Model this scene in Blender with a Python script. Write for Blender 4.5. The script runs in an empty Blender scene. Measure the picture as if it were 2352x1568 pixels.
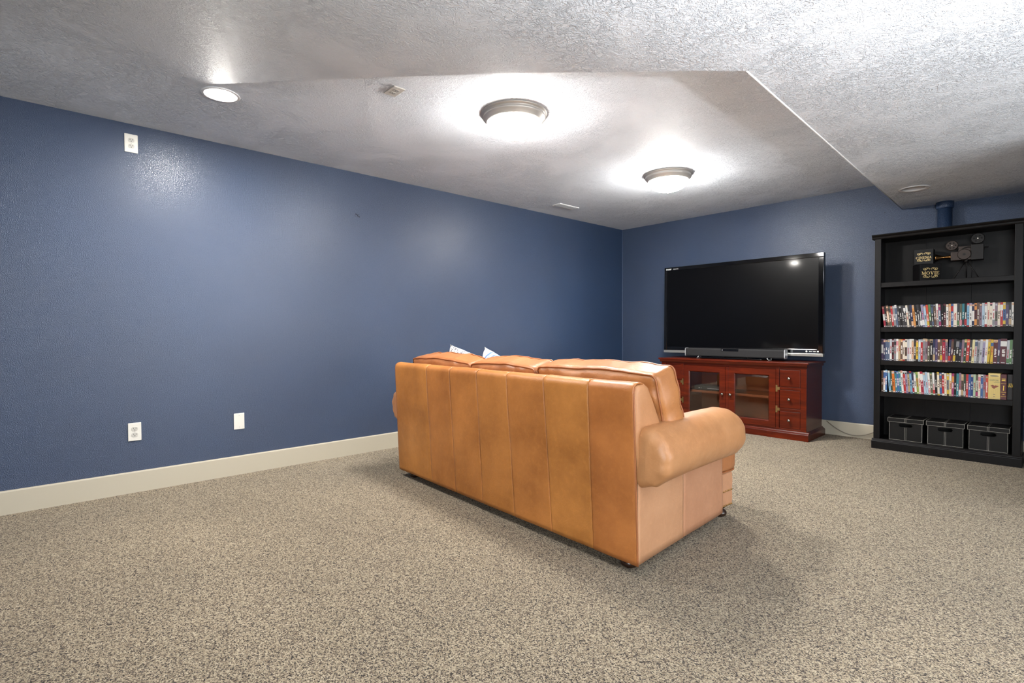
import bpy, bmesh, math, random
from mathutils import Vector, Matrix, noise

# ------------------------------------------------------------------ scene, camera, light
S = bpy.context.scene
COL = S.collection
R = math.radians

vs = S.view_settings
S.display_settings.display_device = 'sRGB'
vs.view_transform = 'Standard'
vs.look = 'None'
vs.exposure = 0.1
vs.gamma = 1.0
vs.use_curve_mapping = False
S.cycles.use_denoising = True
S.cycles.max_bounces = 10
S.cycles.diffuse_bounces = 6
S.cycles.glossy_bounces = 4
S.cycles.transparent_max_bounces = 12
S.cycles.sample_clamp_indirect = 6.0
S.cycles.caustics_reflective = False
S.cycles.caustics_refractive = False

# camera solved from the room's wall, ceiling and floor lines (metres; left wall X=0, back wall Y=0)
FPX, PITCH, YAW, ROLL = 1195.0493, 0.0194032, 0.8289565, -0.0047442
cam = bpy.data.cameras.new('camera')
cam.sensor_fit = 'HORIZONTAL'
cam.sensor_width = 36.0
cam.lens = FPX / 2352.0 * 36.0
cam.clip_start = 0.05
camo = bpy.data.objects.new('camera', cam)
COL.objects.link(camo)
r0 = Vector((math.cos(YAW), math.sin(YAW), 0))
f0 = Vector((-math.sin(YAW), math.cos(YAW), 0))
fwd = f0 * math.cos(PITCH) - Vector((0, 0, math.sin(PITCH)))
u0 = r0.cross(fwd)
rgt = r0 * math.cos(ROLL) + u0 * math.sin(ROLL)
upv = -r0 * math.sin(ROLL) + u0 * math.cos(ROLL)
m = Matrix((rgt, upv, -fwd)).transposed().to_4x4()
m.translation = Vector((4.2475970, -5.9533612, 1.0600381))
camo.matrix_world = m
S.camera = camo

world = bpy.data.worlds.new('world')
S.world = world
world.use_nodes = True
world.node_tree.nodes['Background'].inputs[0].default_value = (0.75, 0.85, 1.0, 1)
world.node_tree.nodes['Background'].inputs[1].default_value = 0.3

FILL_L = 1450.0         # radiance of the added, unseen uplight bowl
XR, YR = 7.5, -9.0       # far ends of the room, outside the frame
DOME_L = 290.0          # radiance of the two glass domes
CAN_L = 1400.0           # radiance of the lit recessed lamp
LAMP_COL = (1.0, 0.965, 0.92)

def area(name, loc, rot, sx, sy, power, color):
    l = bpy.data.lights.new(name, 'AREA')
    l.shape = 'RECTANGLE'; l.size = sx; l.size_y = sy
    l.energy = power; l.color = color
    o = bpy.data.objects.new(name, l)
    o.location = loc; o.rotation_euler = rot
    COL.objects.link(o)
    return o
# cool fill lights added at two made-up windows outside the frame
area('right_fill_light', (XR - 0.06, -2.85, 0.98), (0, R(98), 0), 1.75, 3.1, 150, (0.93, 0.965, 1.0))
area('rear_fill_light', (5.6, YR + 0.06, 1.35), (R(96), 0, R(12)), 2.3, 1.2, 250, (0.93, 0.97, 1.0))

# ------------------------------------------------------------------ materials
MATS = {}
def srgb(r, g, b):
    def c(v):
        v /= 255.0
        return v / 12.92 if v <= 0.04045 else ((v + 0.055) / 1.055) ** 2.4
    return (c(r), c(g), c(b), 1.0)

class N:
    """small node-tree helper"""
    def __init__(s, name):
        s.m = bpy.data.materials.new(name); s.m.use_nodes = True
        s.t = s.m.node_tree; s.n = s.t.nodes; s.l = s.t.links
        s.b = s.n['Principled BSDF']; s.out = s.n['Material Output']
        MATS[name] = s.m
    def node(s, kind, **kw):
        x = s.n.new(kind)
        for k, v in kw.items(): setattr(x, k, v)
        return x
    def link(s, a, b): s.l.new(a, b)
    def coords(s, kind='Object', scale=None):
        tc = s.node('ShaderNodeTexCoord')
        if scale is None: return tc.outputs[kind]
        mp = s.node('ShaderNodeMapping')
        mp.inputs['Scale'].default_value = scale
        s.link(tc.outputs[kind], mp.inputs[0])
        return mp.outputs[0]
    def noise(s, vec, scale, detail=3, rough=0.5, dist=0.0):
        x = s.node('ShaderNodeTexNoise')
        x.inputs['Scale'].default_value = scale; x.inputs['Detail'].default_value = detail
        x.inputs['Roughness'].default_value = rough; x.inputs['Distortion'].default_value = dist
        s.link(vec, x.inputs['Vector'])
        return x.outputs['Fac']
    def voronoi(s, vec, scale, feature='F1'):
        x = s.node('ShaderNodeTexVoronoi', feature=feature)
        x.inputs['Scale'].default_value = scale
        s.link(vec, x.inputs['Vector'])
        return x
    def ramp(s, fac, stops, interp='LINEAR'):
        x = s.node('ShaderNodeValToRGB')
        e = x.color_ramp.elements
        x.color_ramp.interpolation = interp
        while len(e) < len(stops): e.new(0.5)
        for i, (p, c) in enumerate(stops):
            e[i].position = p; e[i].color = c if len(c) == 4 else (*c, 1)
        s.link(fac, x.inputs[0])
        return x.outputs[0]
    def math(s, op, a, b=None, c=None):
        x = s.node('ShaderNodeMath', operation=op)
        for i, v in enumerate((a, b, c)):
            if v is None: continue
            if isinstance(v, (int, float)): x.inputs[i].default_value = v
            else: s.link(v, x.inputs[i])
        return x.outputs[0]
    def mix(s, fac, a, b, blend='MIX'):
        x = s.node('ShaderNodeMix', data_type='RGBA', blend_type=blend)
        for i, v in ((0, fac), (6, a), (7, b)):
            if isinstance(v, (int, float)): x.inputs[i].default_value = v
            elif isinstance(v, tuple): x.inputs[i].default_value = v
            else: s.link(v, x.inputs[i])
        return x.outputs[2]
    def bump(s, h, strength=0.5, dist=0.01, prev=None):
        x = s.node('ShaderNodeBump')
        x.inputs['Strength'].default_value = strength
        x.inputs['Distance'].default_value = dist
        s.link(h, x.inputs['Height'])
        if prev is not None: s.link(prev, x.inputs['Normal'])
        return x.outputs[0]
    def set(s, col=None, rough=None, metal=None, normal=None, spec=None, coat=None, coat_r=None, ior=None):
        b = s.b
        def put(k, v):
            if v is None: return
            if isinstance(v, (int, float, tuple)): b.inputs[k].default_value = v
            else: s.link(v, b.inputs[k])
        put('Base Color', col); put('Roughness', rough); put('Metallic', metal)
        put('Normal', normal); put('Specular IOR Level', spec)
        put('Coat Weight', coat); put('Coat Roughness', coat_r); put('IOR', ior)
        return s.m

def simple(name, col, rough=0.5, metal=0.0, spec=0.5, coat=None):
    n = N(name)
    return n.set(col=col, rough=rough, metal=metal, spec=spec, coat=coat)

# --- blue eggshell wall paint over orange-peel plaster
def wall_paint():
    n = N('blue_wall_paint')
    v = n.coords()
    big = n.noise(v, 1.3, 3)
    col = n.ramp(big, [(0.3, srgb(25, 46, 75)), (0.7, srgb(28, 51, 82))])
    a = n.noise(v, 210, 2, 0.5, 0.3)
    a = n.ramp(a, [(0.46, (0, 0, 0)), (0.66, (1, 1, 1))])
    b = n.noise(v, 90, 2)
    h = n.math('ADD', a, n.math('MULTIPLY', b, 0.35))
    nb = n.bump(h, 0.55, 0.0030)
    n.set(col=col, rough=0.40, spec=0.85, normal=nb)
wall_paint()

# --- white skip-trowel ceiling
def ceiling_plaster():
    n = N('white_ceiling_plaster')
    v = n.coords()
    mask = n.ramp(n.noise(v, 2.6, 4, 0.6, 0.8), [(0.36, (0.30, 0.30, 0.30)), (0.58, (1, 1, 1))])
    a = n.noise(v, 19, 5, 0.6, 1.4)
    ridge = n.math('ABSOLUTE', n.math('SUBTRACT', a, 0.5))
    ridge = n.ramp(ridge, [(0.0, (1, 1, 1)), (0.045, (0, 0, 0))])
    b = n.ramp(n.noise(v, 48, 4, 0.65, 1.0), [(0.47, (0, 0, 0)), (0.60, (1, 1, 1))])
    h = n.math('MULTIPLY', n.math('ADD', n.math('MULTIPLY', ridge, 0.6), n.math('MULTIPLY', b, 0.7)), mask)
    h = n.math('ADD', h, n.math('MULTIPLY', n.noise(v, 7, 2), 0.12))
    nb = n.bump(h, 0.85, 0.0065)
    n.set(col=srgb(232, 238, 246), rough=0.6, spec=0.22, normal=nb)
ceiling_plaster()

# --- heathered frieze carpet
def carpet():
    n = N('heather_carpet')
    v = n.coords()
    warp = n.node('ShaderNodeVectorMath', operation='ADD')
    nz = n.node('ShaderNodeTexNoise'); nz.inputs['Scale'].default_value = 160; nz.inputs['Detail'].default_value = 2
    n.link(v, nz.inputs['Vector'])
    sc = n.node('ShaderNodeVectorMath', operation='SCALE'); sc.inputs['Scale'].default_value = 0.005
    n.link(nz.outputs['Color'], sc.inputs[0])
    n.link(v, warp.inputs[0]); n.link(sc.outputs[0], warp.inputs[1])
    w = warp.outputs[0]
    vo = n.voronoi(w, 275)
    sep = n.node('ShaderNodeSeparateColor'); n.link(vo.outputs['Color'], sep.inputs[0])
    patch = n.noise(v, 60, 4, 0.65)
    tone = n.math('ADD', sep.outputs[0], n.math('MULTIPLY', n.math('SUBTRACT', patch, 0.5), 0.55))
    col = n.ramp(tone, [(0.0, srgb(30, 22, 15)), (0.18, srgb(56, 44, 33)), (0.34, srgb(122, 107, 87)),
                        (0.62, srgb(160, 144, 118)), (1.0, srgb(198, 184, 158))])
    big = n.noise(v, 1.6, 3, 0.5)
    col = n.mix(1.0, col, n.ramp(big, [(0.3, (0.86, 0.86, 0.86)), (0.7, (1.0, 1.0, 1.0))]), 'MULTIPLY')
    h = n.math('SUBTRACT', n.math('MULTIPLY', n.noise(w, 420, 3, 0.6), 1.0), n.math('MULTIPLY', vo.outputs['Distance'], 0.8))
    nb = n.bump(h, 0.9, 0.006)
    n.set(col=col, rough=0.95, spec=0.1, normal=nb)
    n.b.inputs['Sheen Weight'].default_value = 0.15
carpet()

# --- aged tan leather; hides differ a little from one panel to the next
def leather(name, c0, c1, wr=0.5, rough=0.42, crease=(3, 9, 3)):
    n = N(name)
    v = n.coords()
    oi = n.node('ShaderNodeObjectInfo')
    a = n.noise(v, 3.2, 5, 0.6)
    col = n.ramp(a, [(0.30, c0), (0.68, c1)])
    sp = n.noise(v, 38, 4, 0.7)
    col = n.mix(n.ramp(sp, [(0.50, (0, 0, 0)), (0.80, (0.22, 0.22, 0.22))]), col, tuple(min(1, x * 1.45) for x in c1[:3]) + (1,))
    hv = n.node('ShaderNodeHueSaturation')
    n.link(col, hv.inputs['Color'])
    n.link(n.math('MULTIPLY_ADD', oi.outputs['Random'], 0.08, 0.96), hv.inputs['Value'])
    n.link(n.math('MULTIPLY_ADD', oi.outputs['Random'], 0.008, 0.496), hv.inputs['Hue'])
    grain = n.voronoi(v, 420).outputs['Distance']
    cr = n.noise(n.coords('Object', crease), 5.0, 4, 0.6, 0.8)
    cr = n.math('ABSOLUTE', n.math('SUBTRACT', cr, 0.5))
    cr = n.ramp(cr, [(0.0, (0, 0, 0)), (0.05, (1, 1, 1))])
    nb = n.bump(grain, 0.12, 0.002)
    nb = n.bump(cr, 0.14 * wr, 0.005, nb)
    nb = n.bump(n.noise(v, 9, 3), 0.25 * wr, 0.02, nb)
    rg = n.math('MULTIPLY_ADD', n.noise(v, 12, 3), 0.2, rough - 0.1)
    return n.set(col=hv.outputs[0], rough=rg, spec=0.45, normal=nb)
leather('tan_leather', srgb(134, 80, 33), srgb(172, 110, 54), 0.5)
leather('tan_leather_arm', srgb(150, 100, 62), srgb(174, 124, 84), 0.6)  # midway to the side tone, with part of its sheen in the colour
leather('tan_leather_side_lit', srgb(158, 112, 80), srgb(178, 132, 98), 0.6)  # paler: cool light and sheen on the side put into the colour
leather('tan_leather_cushion', srgb(140, 88, 48), srgb(164, 108, 62), 0.8, 0.42, (3, 3, 7))
simple('leather_welt', srgb(140, 84, 46), 0.45)
simple('dark_foot_wood', srgb(40, 24, 16), 0.25)
simple('brass_nail', srgb(150, 115, 70), 0.35, 1.0)

# --- cherry wood
def wood():
    n = N('cherry_wood')
    v = n.coords('Object', (1.0, 6.0, 9.0))
    a = n.noise(v, 3.0, 5, 0.6, 0.6)
    col = n.ramp(a, [(0.25, srgb(54, 15, 6)), (0.55, srgb(80, 24, 8)), (0.8, srgb(102, 35, 12))])
    nb = n.bump(n.noise(n.coords('Object', (2, 40, 60)), 4, 3), 0.05, 0.002)
    n.set(col=col, rough=0.25, spec=0.25, normal=nb, coat=0.08, coat_r=0.12)
wood()
simple('cherry_wood_interior', srgb(150, 78, 38), 0.45)

def black_wood():
    n = N('black_painted_wood')
    v = n.coords('Object', (14, 14, 1.2))
    a = n.noise(v, 4, 4, 0.6)
    col = n.ramp(a, [(0.3, srgb(12, 11, 11)), (0.75, srgb(19, 17, 17))])
    n.set(col=col, rough=0.40, spec=0.18, normal=n.bump(a, 0.08, 0.002))
black_wood()

# --- pane of clear glass: sees through and mirrors the room by angle
def pane():
    n = N('clear_glass_pane')
    tr = n.node('ShaderNodeBsdfTransparent'); tr.inputs[0].default_value = (0.90, 0.91, 0.90, 1)
    gl = n.node('ShaderNodeBsdfGlossy'); gl.inputs['Roughness'].default_value = 0.02
    gl.inputs['Color'].default_value = (0.95, 0.95, 0.95, 1)
    fr = n.node('ShaderNodeFresnel'); fr.inputs['IOR'].default_value = 1.75
    mx = n.node('ShaderNodeMixShader')
    n.link(fr.outputs[0], mx.inputs[0]); n.link(tr.outputs[0], mx.inputs[1]); n.link(gl.outputs[0], mx.inputs[2])
    n.link(mx.outputs[0], n.out.inputs['Surface'])
pane()

def emit(name, col, strength):
    n = N(name)
    e = n.node('ShaderNodeEmission'); e.inputs[0].default_value = (*col, 1); e.inputs[1].default_value = strength
    n.link(e.outputs[0], n.out.inputs['Surface'])
def dome_glass(name, strength):
    # frosted glass over the bulbs: brightest underneath, dimmer towards the rim
    n = N(name)
    g = n.node('ShaderNodeNewGeometry'); sx = n.node('ShaderNodeSeparateXYZ'); n.link(g.outputs['Normal'], sx.inputs[0])
    k = n.math('MULTIPLY_ADD', n.math('POWER', n.math('ABSOLUTE', sx.outputs[2]), 1.3), 0.80, 0.20)
    e = n.node('ShaderNodeEmission'); e.inputs[0].default_value = (*LAMP_COL, 1)
    n.link(n.math('MULTIPLY', k, strength), e.inputs[1])
    n.link(e.outputs[0], n.out.inputs['Surface'])
dome_glass('lit_glass_dome', DOME_L)
dome_glass('lit_glass_dome_far', DOME_L * 1.4)
emit('lit_fill_bowl', (0.97, 0.98, 1.0), FILL_L)
emit('lit_lamp_lens', (1.0, 0.95, 0.88), CAN_L)

simple('cream_trim_paint', srgb(172, 165, 148), 0.4)
simple('white_plastic', srgb(204, 202, 195), 0.3)
simple('receptacle_plastic', srgb(176, 174, 168), 0.35)
simple('plate_slot', srgb(30, 28, 26), 0.6)
simple('screw_head', srgb(170, 168, 160), 0.35, 0.6)
simple('white_metal', srgb(225, 225, 225), 0.35)
simple('brushed_nickel', srgb(188, 184, 178), 0.42, 0.45)
simple('baffle_white', srgb(205, 205, 205), 0.45)
simple('lamp_off_lens', srgb(120, 120, 118), 0.35)
simple('tv_bezel', srgb(6, 6, 7), 0.06, 0.0, 0.45)
simple('tv_screen', srgb(3, 3, 4), 0.30, 0.0, 0.08, 0.22)
MATS['tv_screen'].node_tree.nodes['Principled BSDF'].inputs['Coat Roughness'].default_value = 0.07
simple('tv_silver', srgb(150, 150, 146), 0.3, 0.6)
simple('print_white', srgb(215, 215, 212), 0.5)
simple('tv_back', srgb(14, 14, 15), 0.5)
simple('soundbar_cloth', srgb(30, 30, 31), 0.75, 0, 0.3)
simple('soundbar_gloss', srgb(8, 8, 9), 0.1)
simple('silver_plastic', srgb(190, 192, 194), 0.28, 0.5)
simple('steel_knob', srgb(150, 142, 132), 0.25, 1.0)
simple('antique_brass', srgb(150, 128, 84), 0.4, 1.0)
simple('black_board', srgb(8, 7, 8), 0.5, 0, 0.25)
simple('gold_print', srgb(214, 190, 130), 0.4, 0.0)
simple('box_leatherette', srgb(13, 12, 11), 0.5, 0, 0.22)
simple('box_hole', srgb(4, 4, 4), 0.9)
simple('white_stitch', srgb(170, 166, 156), 0.7)
simple('iron_prop', srgb(50, 42, 38), 0.45, 0.7)
simple('iron_prop_dark', srgb(26, 24, 23), 0.5, 0.6)
simple('brass_prop', srgb(164, 122, 74), 0.25, 1.0)
simple('cable_rubber', srgb(120, 112, 100), 0.6)
simple('player_grey', srgb(46, 46, 48), 0.35)
simple('mark_dark', srgb(26, 32, 48), 0.8)
simple('nail_steel', srgb(40, 44, 56), 0.4, 0.6)
simple('caulk_line', srgb(116, 130, 158), 0.6)

def case_mat():
    n = N('printed_case')
    at = n.node('ShaderNodeAttribute'); at.attribute_name = 'print'
    n.set(col=at.outputs['Color'], rough=0.28, spec=0.5)
case_mat()

def pillow_mats():
    n = N('brushstroke_cotton')
    v = n.coords('Object', (26, 26, 3.5))
    a = n.noise(v, 2.2, 3, 0.6, 0.5)
    col = n.ramp(a, [(0.43, srgb(92, 92, 98)), (0.50, srgb(196, 196, 194)), (1, srgb(214, 214, 210))])
    n.set(col=col, rough=0.9, spec=0.1, normal=n.bump(n.noise(n.coords(), 220, 2), 0.3, 0.002))
    n = N('blue_striped_cotton')
    w = n.node('ShaderNodeTexWave', wave_type='BANDS', bands_direction='X', wave_profile='SIN')
    w.inputs['Scale'].default_value = 7.5; w.inputs['Distortion'].default_value = 0.0; w.inputs['Detail'].default_value = 2
    n.link(n.coords(), w.inputs['Vector'])
    col = n.ramp(w.outputs['Fac'], [(0.30, srgb(84, 108, 150)), (0.42, srgb(206, 212, 220)), (0.62, srgb(228, 230, 232)), (0.75, srgb(120, 140, 172))])
    sx = n.node('ShaderNodeSeparateXYZ'); n.link(n.coords(), sx.inputs[0])
    edge = n.math('LESS_THAN', sx.outputs[0], -0.135)
    col = n.mix(edge, col, srgb(232, 228, 222))
    n.set(col=col, rough=0.9, spec=0.1)
pillow_mats()

# ------------------------------------------------------------------ mesh builder
class MB:
    def __init__(s):
        s.v = []; s.f = []; s.mi = []; s.cur = 0
    def add(s, verts, faces):
        o = len(s.v); s.v += [tuple(p) for p in verts]
        for f in faces:
            s.f.append(tuple(i + o for i in f)); s.mi.append(s.cur)
        return s
    def box(s, x0, x1, y0, y1, z0, z1):
        v = [(x, y, z) for z in (z0, z1) for y in (y0, y1) for x in (x0, x1)]
        return s.add(v, [(0, 2, 3, 1), (4, 5, 7, 6), (0, 1, 5, 4), (2, 6, 7, 3), (0, 4, 6, 2), (1, 3, 7, 5)])
    def prism(s, pts, axis, a, b):
        """polygon (list of 2-tuples) extruded along axis ('x','y','z') from a to b"""
        def P(u, w, t):
            return {'x': (t, u, w), 'y': (u, t, w), 'z': (u, w, t)}[axis]
        n = len(pts)
        v = [P(*p, a) for p in pts] + [P(*p, b) for p in pts]
        f = [tuple(range(n))[::-1], tuple(range(n, 2 * n))] + [(i, (i + 1) % n, n + (i + 1) % n, n + i) for i in range(n)]
        return s.add(v, f)
    def rings(s, rings, cap0=True, cap1=True, closed=True):
        n = len(rings[0]); v = [p for r in rings for p in r]; f = []
        for k in range(len(rings) - 1):
            for i in range(n if closed else n - 1):
                j = (i + 1) % n
                f.append((k * n + i, k * n + j, (k + 1) * n + j, (k + 1) * n + i))
        if cap0: f.append(tuple(range(n))[::-1])
        if cap1: f.append(tuple(range((len(rings) - 1) * n, len(rings) * n)))
        return s.add(v, f)
    def lathe(s, prof, c=(0, 0, 0), n=32, axis='z', cap=True):
        """prof: list of (radius, height)"""
        rg = []
        for r, h in prof:
            ring = []
            for i in range(n):
                a = 2 * math.pi * i / n
                p = (r * math.cos(a), r * math.sin(a), h)
                if axis == 'x': p = (h, r * math.cos(a), r * math.sin(a))
                if axis == 'y': p = (r * math.cos(a), h, r * math.sin(a))
                ring.append((p[0] + c[0], p[1] + c[1], p[2] + c[2]))
            rg.append(ring)
        return s.rings(rg, cap, cap)
    def tube(s, path, r, n=8, closed=False):
        path = [Vector(p) for p in path]; m_ = len(path); rg = []
        up = Vector((0, 0, 1))
        for i, p in enumerate(path):
            a = path[(i - 1) % m_] if (closed or i > 0) else p
            b = path[(i + 1) % m_] if (closed or i < m_ - 1) else p
            t = (b - a).normalized()
            q = up if abs(t.dot(up)) < 0.93 else Vector((1, 0, 0))
            s1 = t.cross(q).normalized(); s2 = s1.cross(t)
            rr = r(i / max(1, m_ - 1)) if callable(r) else r
            rg.append([p + (s1 * math.cos(2 * math.pi * k / n) + s2 * math.sin(2 * math.pi * k / n)) * rr for k in range(n)])
        if closed: return s.rings(rg + [rg[0]], False, False)
        return s.rings(rg)
    def dome(s, c, r, axis=(0, -1, 0), n=10, squash=1.0):
        ax = Vector(axis).normalized()
        q = Vector((0, 0, 1)) if abs(ax.z) < 0.9 else Vector((1, 0, 0))
        u = ax.cross(q).normalized(); w = u.cross(ax); rg = []
        for k in range(4):
            a = k / 4 * math.pi / 2
            rg.append([Vector(c) + (u * math.cos(2 * math.pi * i / n) + w * math.sin(2 * math.pi * i / n)) * r * math.cos(a) + ax * r * squash * math.sin(a) for i in range(n)])
        return s.rings(rg)
    def build(s, name, mats, parent=None, smooth=False, bevel=0.0, seg=2, loc=None, rot=None):
        me = bpy.data.meshes.new(name)
        me.from_pydata(s.v, [], s.f)
        ml = mats if isinstance(mats, (list, tuple)) else [mats]
        for x in ml: me.materials.append(MATS[x])
        if len(ml) > 1: me.polygons.foreach_set('material_index', s.mi)
        bm = bmesh.new(); bm.from_mesh(me)
        bmesh.ops.recalc_face_normals(bm, faces=bm.faces)
        bm.to_mesh(me); bm.free()
        if smooth: me.polygons.foreach_set('use_smooth', [True] * len(me.polygons))
        o = bpy.data.objects.new(name, me)
        COL.objects.link(o)
        if parent is not None: o.parent = parent
        if loc is not None: o.location = loc
        if rot is not None: o.rotation_euler = rot
        if bevel:
            b = o.modifiers.new('bevel', 'BEVEL'); b.width = bevel; b.segments = seg
            b.limit_method = 'ANGLE'; b.angle_limit = R(40)
        return o

def thing(name, label, cat, loc=(0, 0, 0), rotz=0.0, group=None):
    o = bpy.data.objects.new(name, None); o.empty_display_size = 0.1
    COL.objects.link(o); o.location = loc; o.rotation_euler = (0, 0, rotz)
    return tag(o, label, cat, group)
def tag(o, label, cat, group=None):
    o['label'] = label; o['category'] = cat
    if group: o['group'] = group
    return o
def struct(o):
    o['kind'] = 'structure'; return o
def box(name, mat, parent, x0, x1, y0, y1, z0, z1, bevel=0.0, **k):
    return MB().box(x0, x1, y0, y1, z0, z1).build(name, mat, parent, bevel=bevel, **k)

def text_mesh(name, body, size, mat, parent, loc, rot, bold=0.0, align='CENTER', extrude=0.0004, squeeze=1.0):
    c = bpy.data.curves.new(name, 'FONT'); c.body = body; c.size = size
    c.align_x = align; c.align_y = 'CENTER'; c.extrude = extrude; c.offset = bold; c.resolution_u = 3
    t = bpy.data.objects.new(name + '_src', c); COL.objects.link(t)
    dg = bpy.context.evaluated_depsgraph_get()
    me = bpy.data.meshes.new_from_object(t.evaluated_get(dg))
    bpy.data.objects.remove(t); me.name = name
    me.materials.clear(); me.materials.append(MATS[mat])
    o = bpy.data.objects.new(name, me); COL.objects.link(o)
    o.parent = parent; o.location = loc; o.rotation_euler = rot; o.scale = (squeeze, 1, 1)
    return o

# ------------------------------------------------------------------ the room
H = 2.44
SZ = 2.175                       # underside of the soffit
A = (3.268, -3.675); B = (3.124, 0.0); Cc = (0.77, -5.405)
CAN1 = (0.868, -5.137); CAN2 = (3.351, -0.807); CANR = 0.072

def sheet(name, mat, z0, z1, corners):
    return None

# floor
fl = struct(MB().box(-0.15, XR + 0.15, YR - 0.15, 0.15, -0.1, 0.0).build('floor', 'heather_carpet'))
# walls
struct(MB().box(-0.12, 0.0, YR, 0.12, 0, H).build('wall_left', 'blue_wall_paint'))
struct(MB().box(0.0, XR, 0.0, 0.12, 0, H).build('wall_back', 'blue_wall_paint'))

def wall_with_window(name, along, const, t, lo, hi, w0, w1, z0, z1):
    mb = MB()
    def bx(a0, a1, b0, b1):
        if along == 'y': mb.box(const, const + t, a0, a1, b0, b1)
        else: mb.box(a0, a1, const - t, const, b0, b1)
    bx(lo, w0, 0, H); bx(w1, hi, 0, H); bx(w0, w1, 0, z0); bx(w0, w1, z1, H)
    return struct(mb.build(name, 'blue_wall_paint'))
wall_with_window('wall_right', 'y', XR, 0.12, YR, 0.0, -4.45, -1.25, 0.06, 2.03)
wall_with_window('wall_rear', 'x', YR, 0.12, 0.0, XR, 4.35, 6.85, 0.75, 2.05)
struct(MB().box(4.32, 4.44, -1.69, 0.0, 0, SZ).build('wall_divider', 'blue_wall_paint'))

def window(name, along, const, w0, w1, z0, z1):
    root = bpy.data.objects.new(name, None); COL.objects.link(root); struct(root)
    def bx(nm, mat, a0, a1, b0, b1, d0, d1):
        if along == 'y': box(nm, mat, root, const + d0, const + d1, a0, a1, b0, b1)
        else: box(nm, mat, root, a0, a1, const - d1, const - d0, b0, b1)
    t = 0.05
    bx('window_frame', 'cream_trim_paint', w0, w0 + t, z0, z1, 0.0, 0.06)
    bx('window_frame', 'cream_trim_paint', w1 - t, w1, z0, z1, 0.0, 0.06)
    bx('window_frame', 'cream_trim_paint', w0 + t, w1 - t, z0, z0 + t, 0.0, 0.06)
    bx('window_frame', 'cream_trim_paint', w0 + t, w1 - t, z1 - t, z1, 0.0, 0.06)
    bx('window_pane', 'clear_glass_pane', w0 + t, w1 - t, z0 + t, z1 - t, 0.028, 0.032)
window('added_window_1', 'y', XR, -4.45, -1.25, 0.06, 2.03)  # unseen opening added to hold the fill light from the right
window('added_window_2', 'x', YR, 4.35, 6.85, 0.75, 2.05)  # unseen opening added for the fill behind the camera

# ceiling: high field, level soffit to the right, sloped field between them, upright steps; round holes for the two cans
def ceiling():
    bm = bmesh.new()
    def field(pts, holes=()):
        loops = []
        def loop(ps):
            vs_ = [bm.verts.new(p) for p in ps]
            es = [bm.edges.new((vs_[i], vs_[(i + 1) % len(vs_)])) for i in range(len(vs_))]
            return es
        es = loop(pts)
        for (c, z) in holes:
            es += loop([(c[0] + CANR * math.cos(2 * math.pi * i / 32), c[1] + CANR * math.sin(2 * math.pi * i / 32), z) for i in range(32)])
        bmesh.ops.triangle_fill(bm, use_beauty=True, use_dissolve=False, edges=es)
    cr = Cc[0]
    EDGE = [(0.77, -5.385), (1.171, -5.066), (1.466, -4.881), (1.825, -4.691), (2.147, -4.518), (2.498, -4.326), (2.689, -4.191), (2.895, -4.03), (3.12, -3.835), A]
    def zx(x):
        u = min(1, max(0, (x - cr) / (A[0] - cr))); return H - (H - SZ) * u * u * (3 - 2 * u)
    field([(0, 0, H), (B[0], 0, H)] + [(x, y, H) for x, y in EDGE[::-1]] + [(cr, YR, H), (0, YR, H)], [(CAN1, H)])
    field([(B[0], 0, SZ), (*A, SZ), (A[0], YR, SZ), (XR, YR, SZ), (XR, 0, SZ)], [(CAN2, SZ)])
    field([(B[0], 0, H), (*A, H), (*A, SZ), (B[0], 0, SZ)])
    # eased fall of the near ceiling towards the soffit, cut along a slanting edge with an upright step
    n_ = 48; row = []
    def ey(x):
        for (xa, ya), (xb, yb) in zip(EDGE, EDGE[1:]):
            if xa <= x <= xb: return ya + (yb - ya) * (x - xa) / (xb - xa)
        return A[1]
    for i in range(n_ + 1):
        x = cr + (A[0] - cr) * i / n_
        row.append([bm.verts.new((x, ey(x), zx(x))), bm.verts.new((x, YR, zx(x))), bm.verts.new((x, ey(x), H)), bm.verts.new((x, ey(x), zx(x)))])
    for p_, q_ in zip(row, row[1:]):
        fc_ = bm.faces.new((p_[0], q_[0], q_[1], p_[1])); fc_.smooth = True
        bm.faces.new((p_[2], q_[2], q_[3], p_[3]))
    bmesh.ops.recalc_face_normals(bm, faces=bm.faces)
    me = bpy.data.meshes.new('ceiling'); bm.to_mesh(me); bm.free()
    me.materials.append(MATS['white_ceiling_plaster'])
    o = bpy.data.objects.new('ceiling', me); COL.objects.link(o); struct(o)
ceiling()
# slab above, so that no sky light leaks in
struct(MB().box(-0.15, XR + 0.15, YR - 0.15, 0.15, 2.62, 2.70).build('ceiling_slab', 'white_ceiling_plaster'))
mb = MB()
mb.box(-0.15, -0.12, YR, 0.12, H, 2.62); mb.box(XR + 0.12, XR + 0.15, YR, 0.12, H, 2.62)
mb.box(-0.12, XR + 0.12, 0.12, 0.15, H - 0.1, 2.62); mb.box(-0.12, XR + 0.12, YR - 0.15, YR - 0.12, H - 0.1, 2.62)
struct(mb.build('trim_1', 'white_ceiling_plaster'))
# corner bead along the soffit's long edge
d = Vector((A[0] - B[0], A[1] - B[1], 0)).normalized()
struct(MB().tube([(B[0] - 0.001, -0.001, SZ + 0.001), (A[0] - 0.001, A[1], SZ + 0.001)], 0.0045, 8).build('trim_2', 'white_metal', smooth=True))
# paint seam in the corner
struct(MB().tube([(0.001, -0.001, 0.15), (0.001, -0.001, H)], 0.0016, 6).build('trim_3', 'caulk_line', smooth=True))

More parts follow.
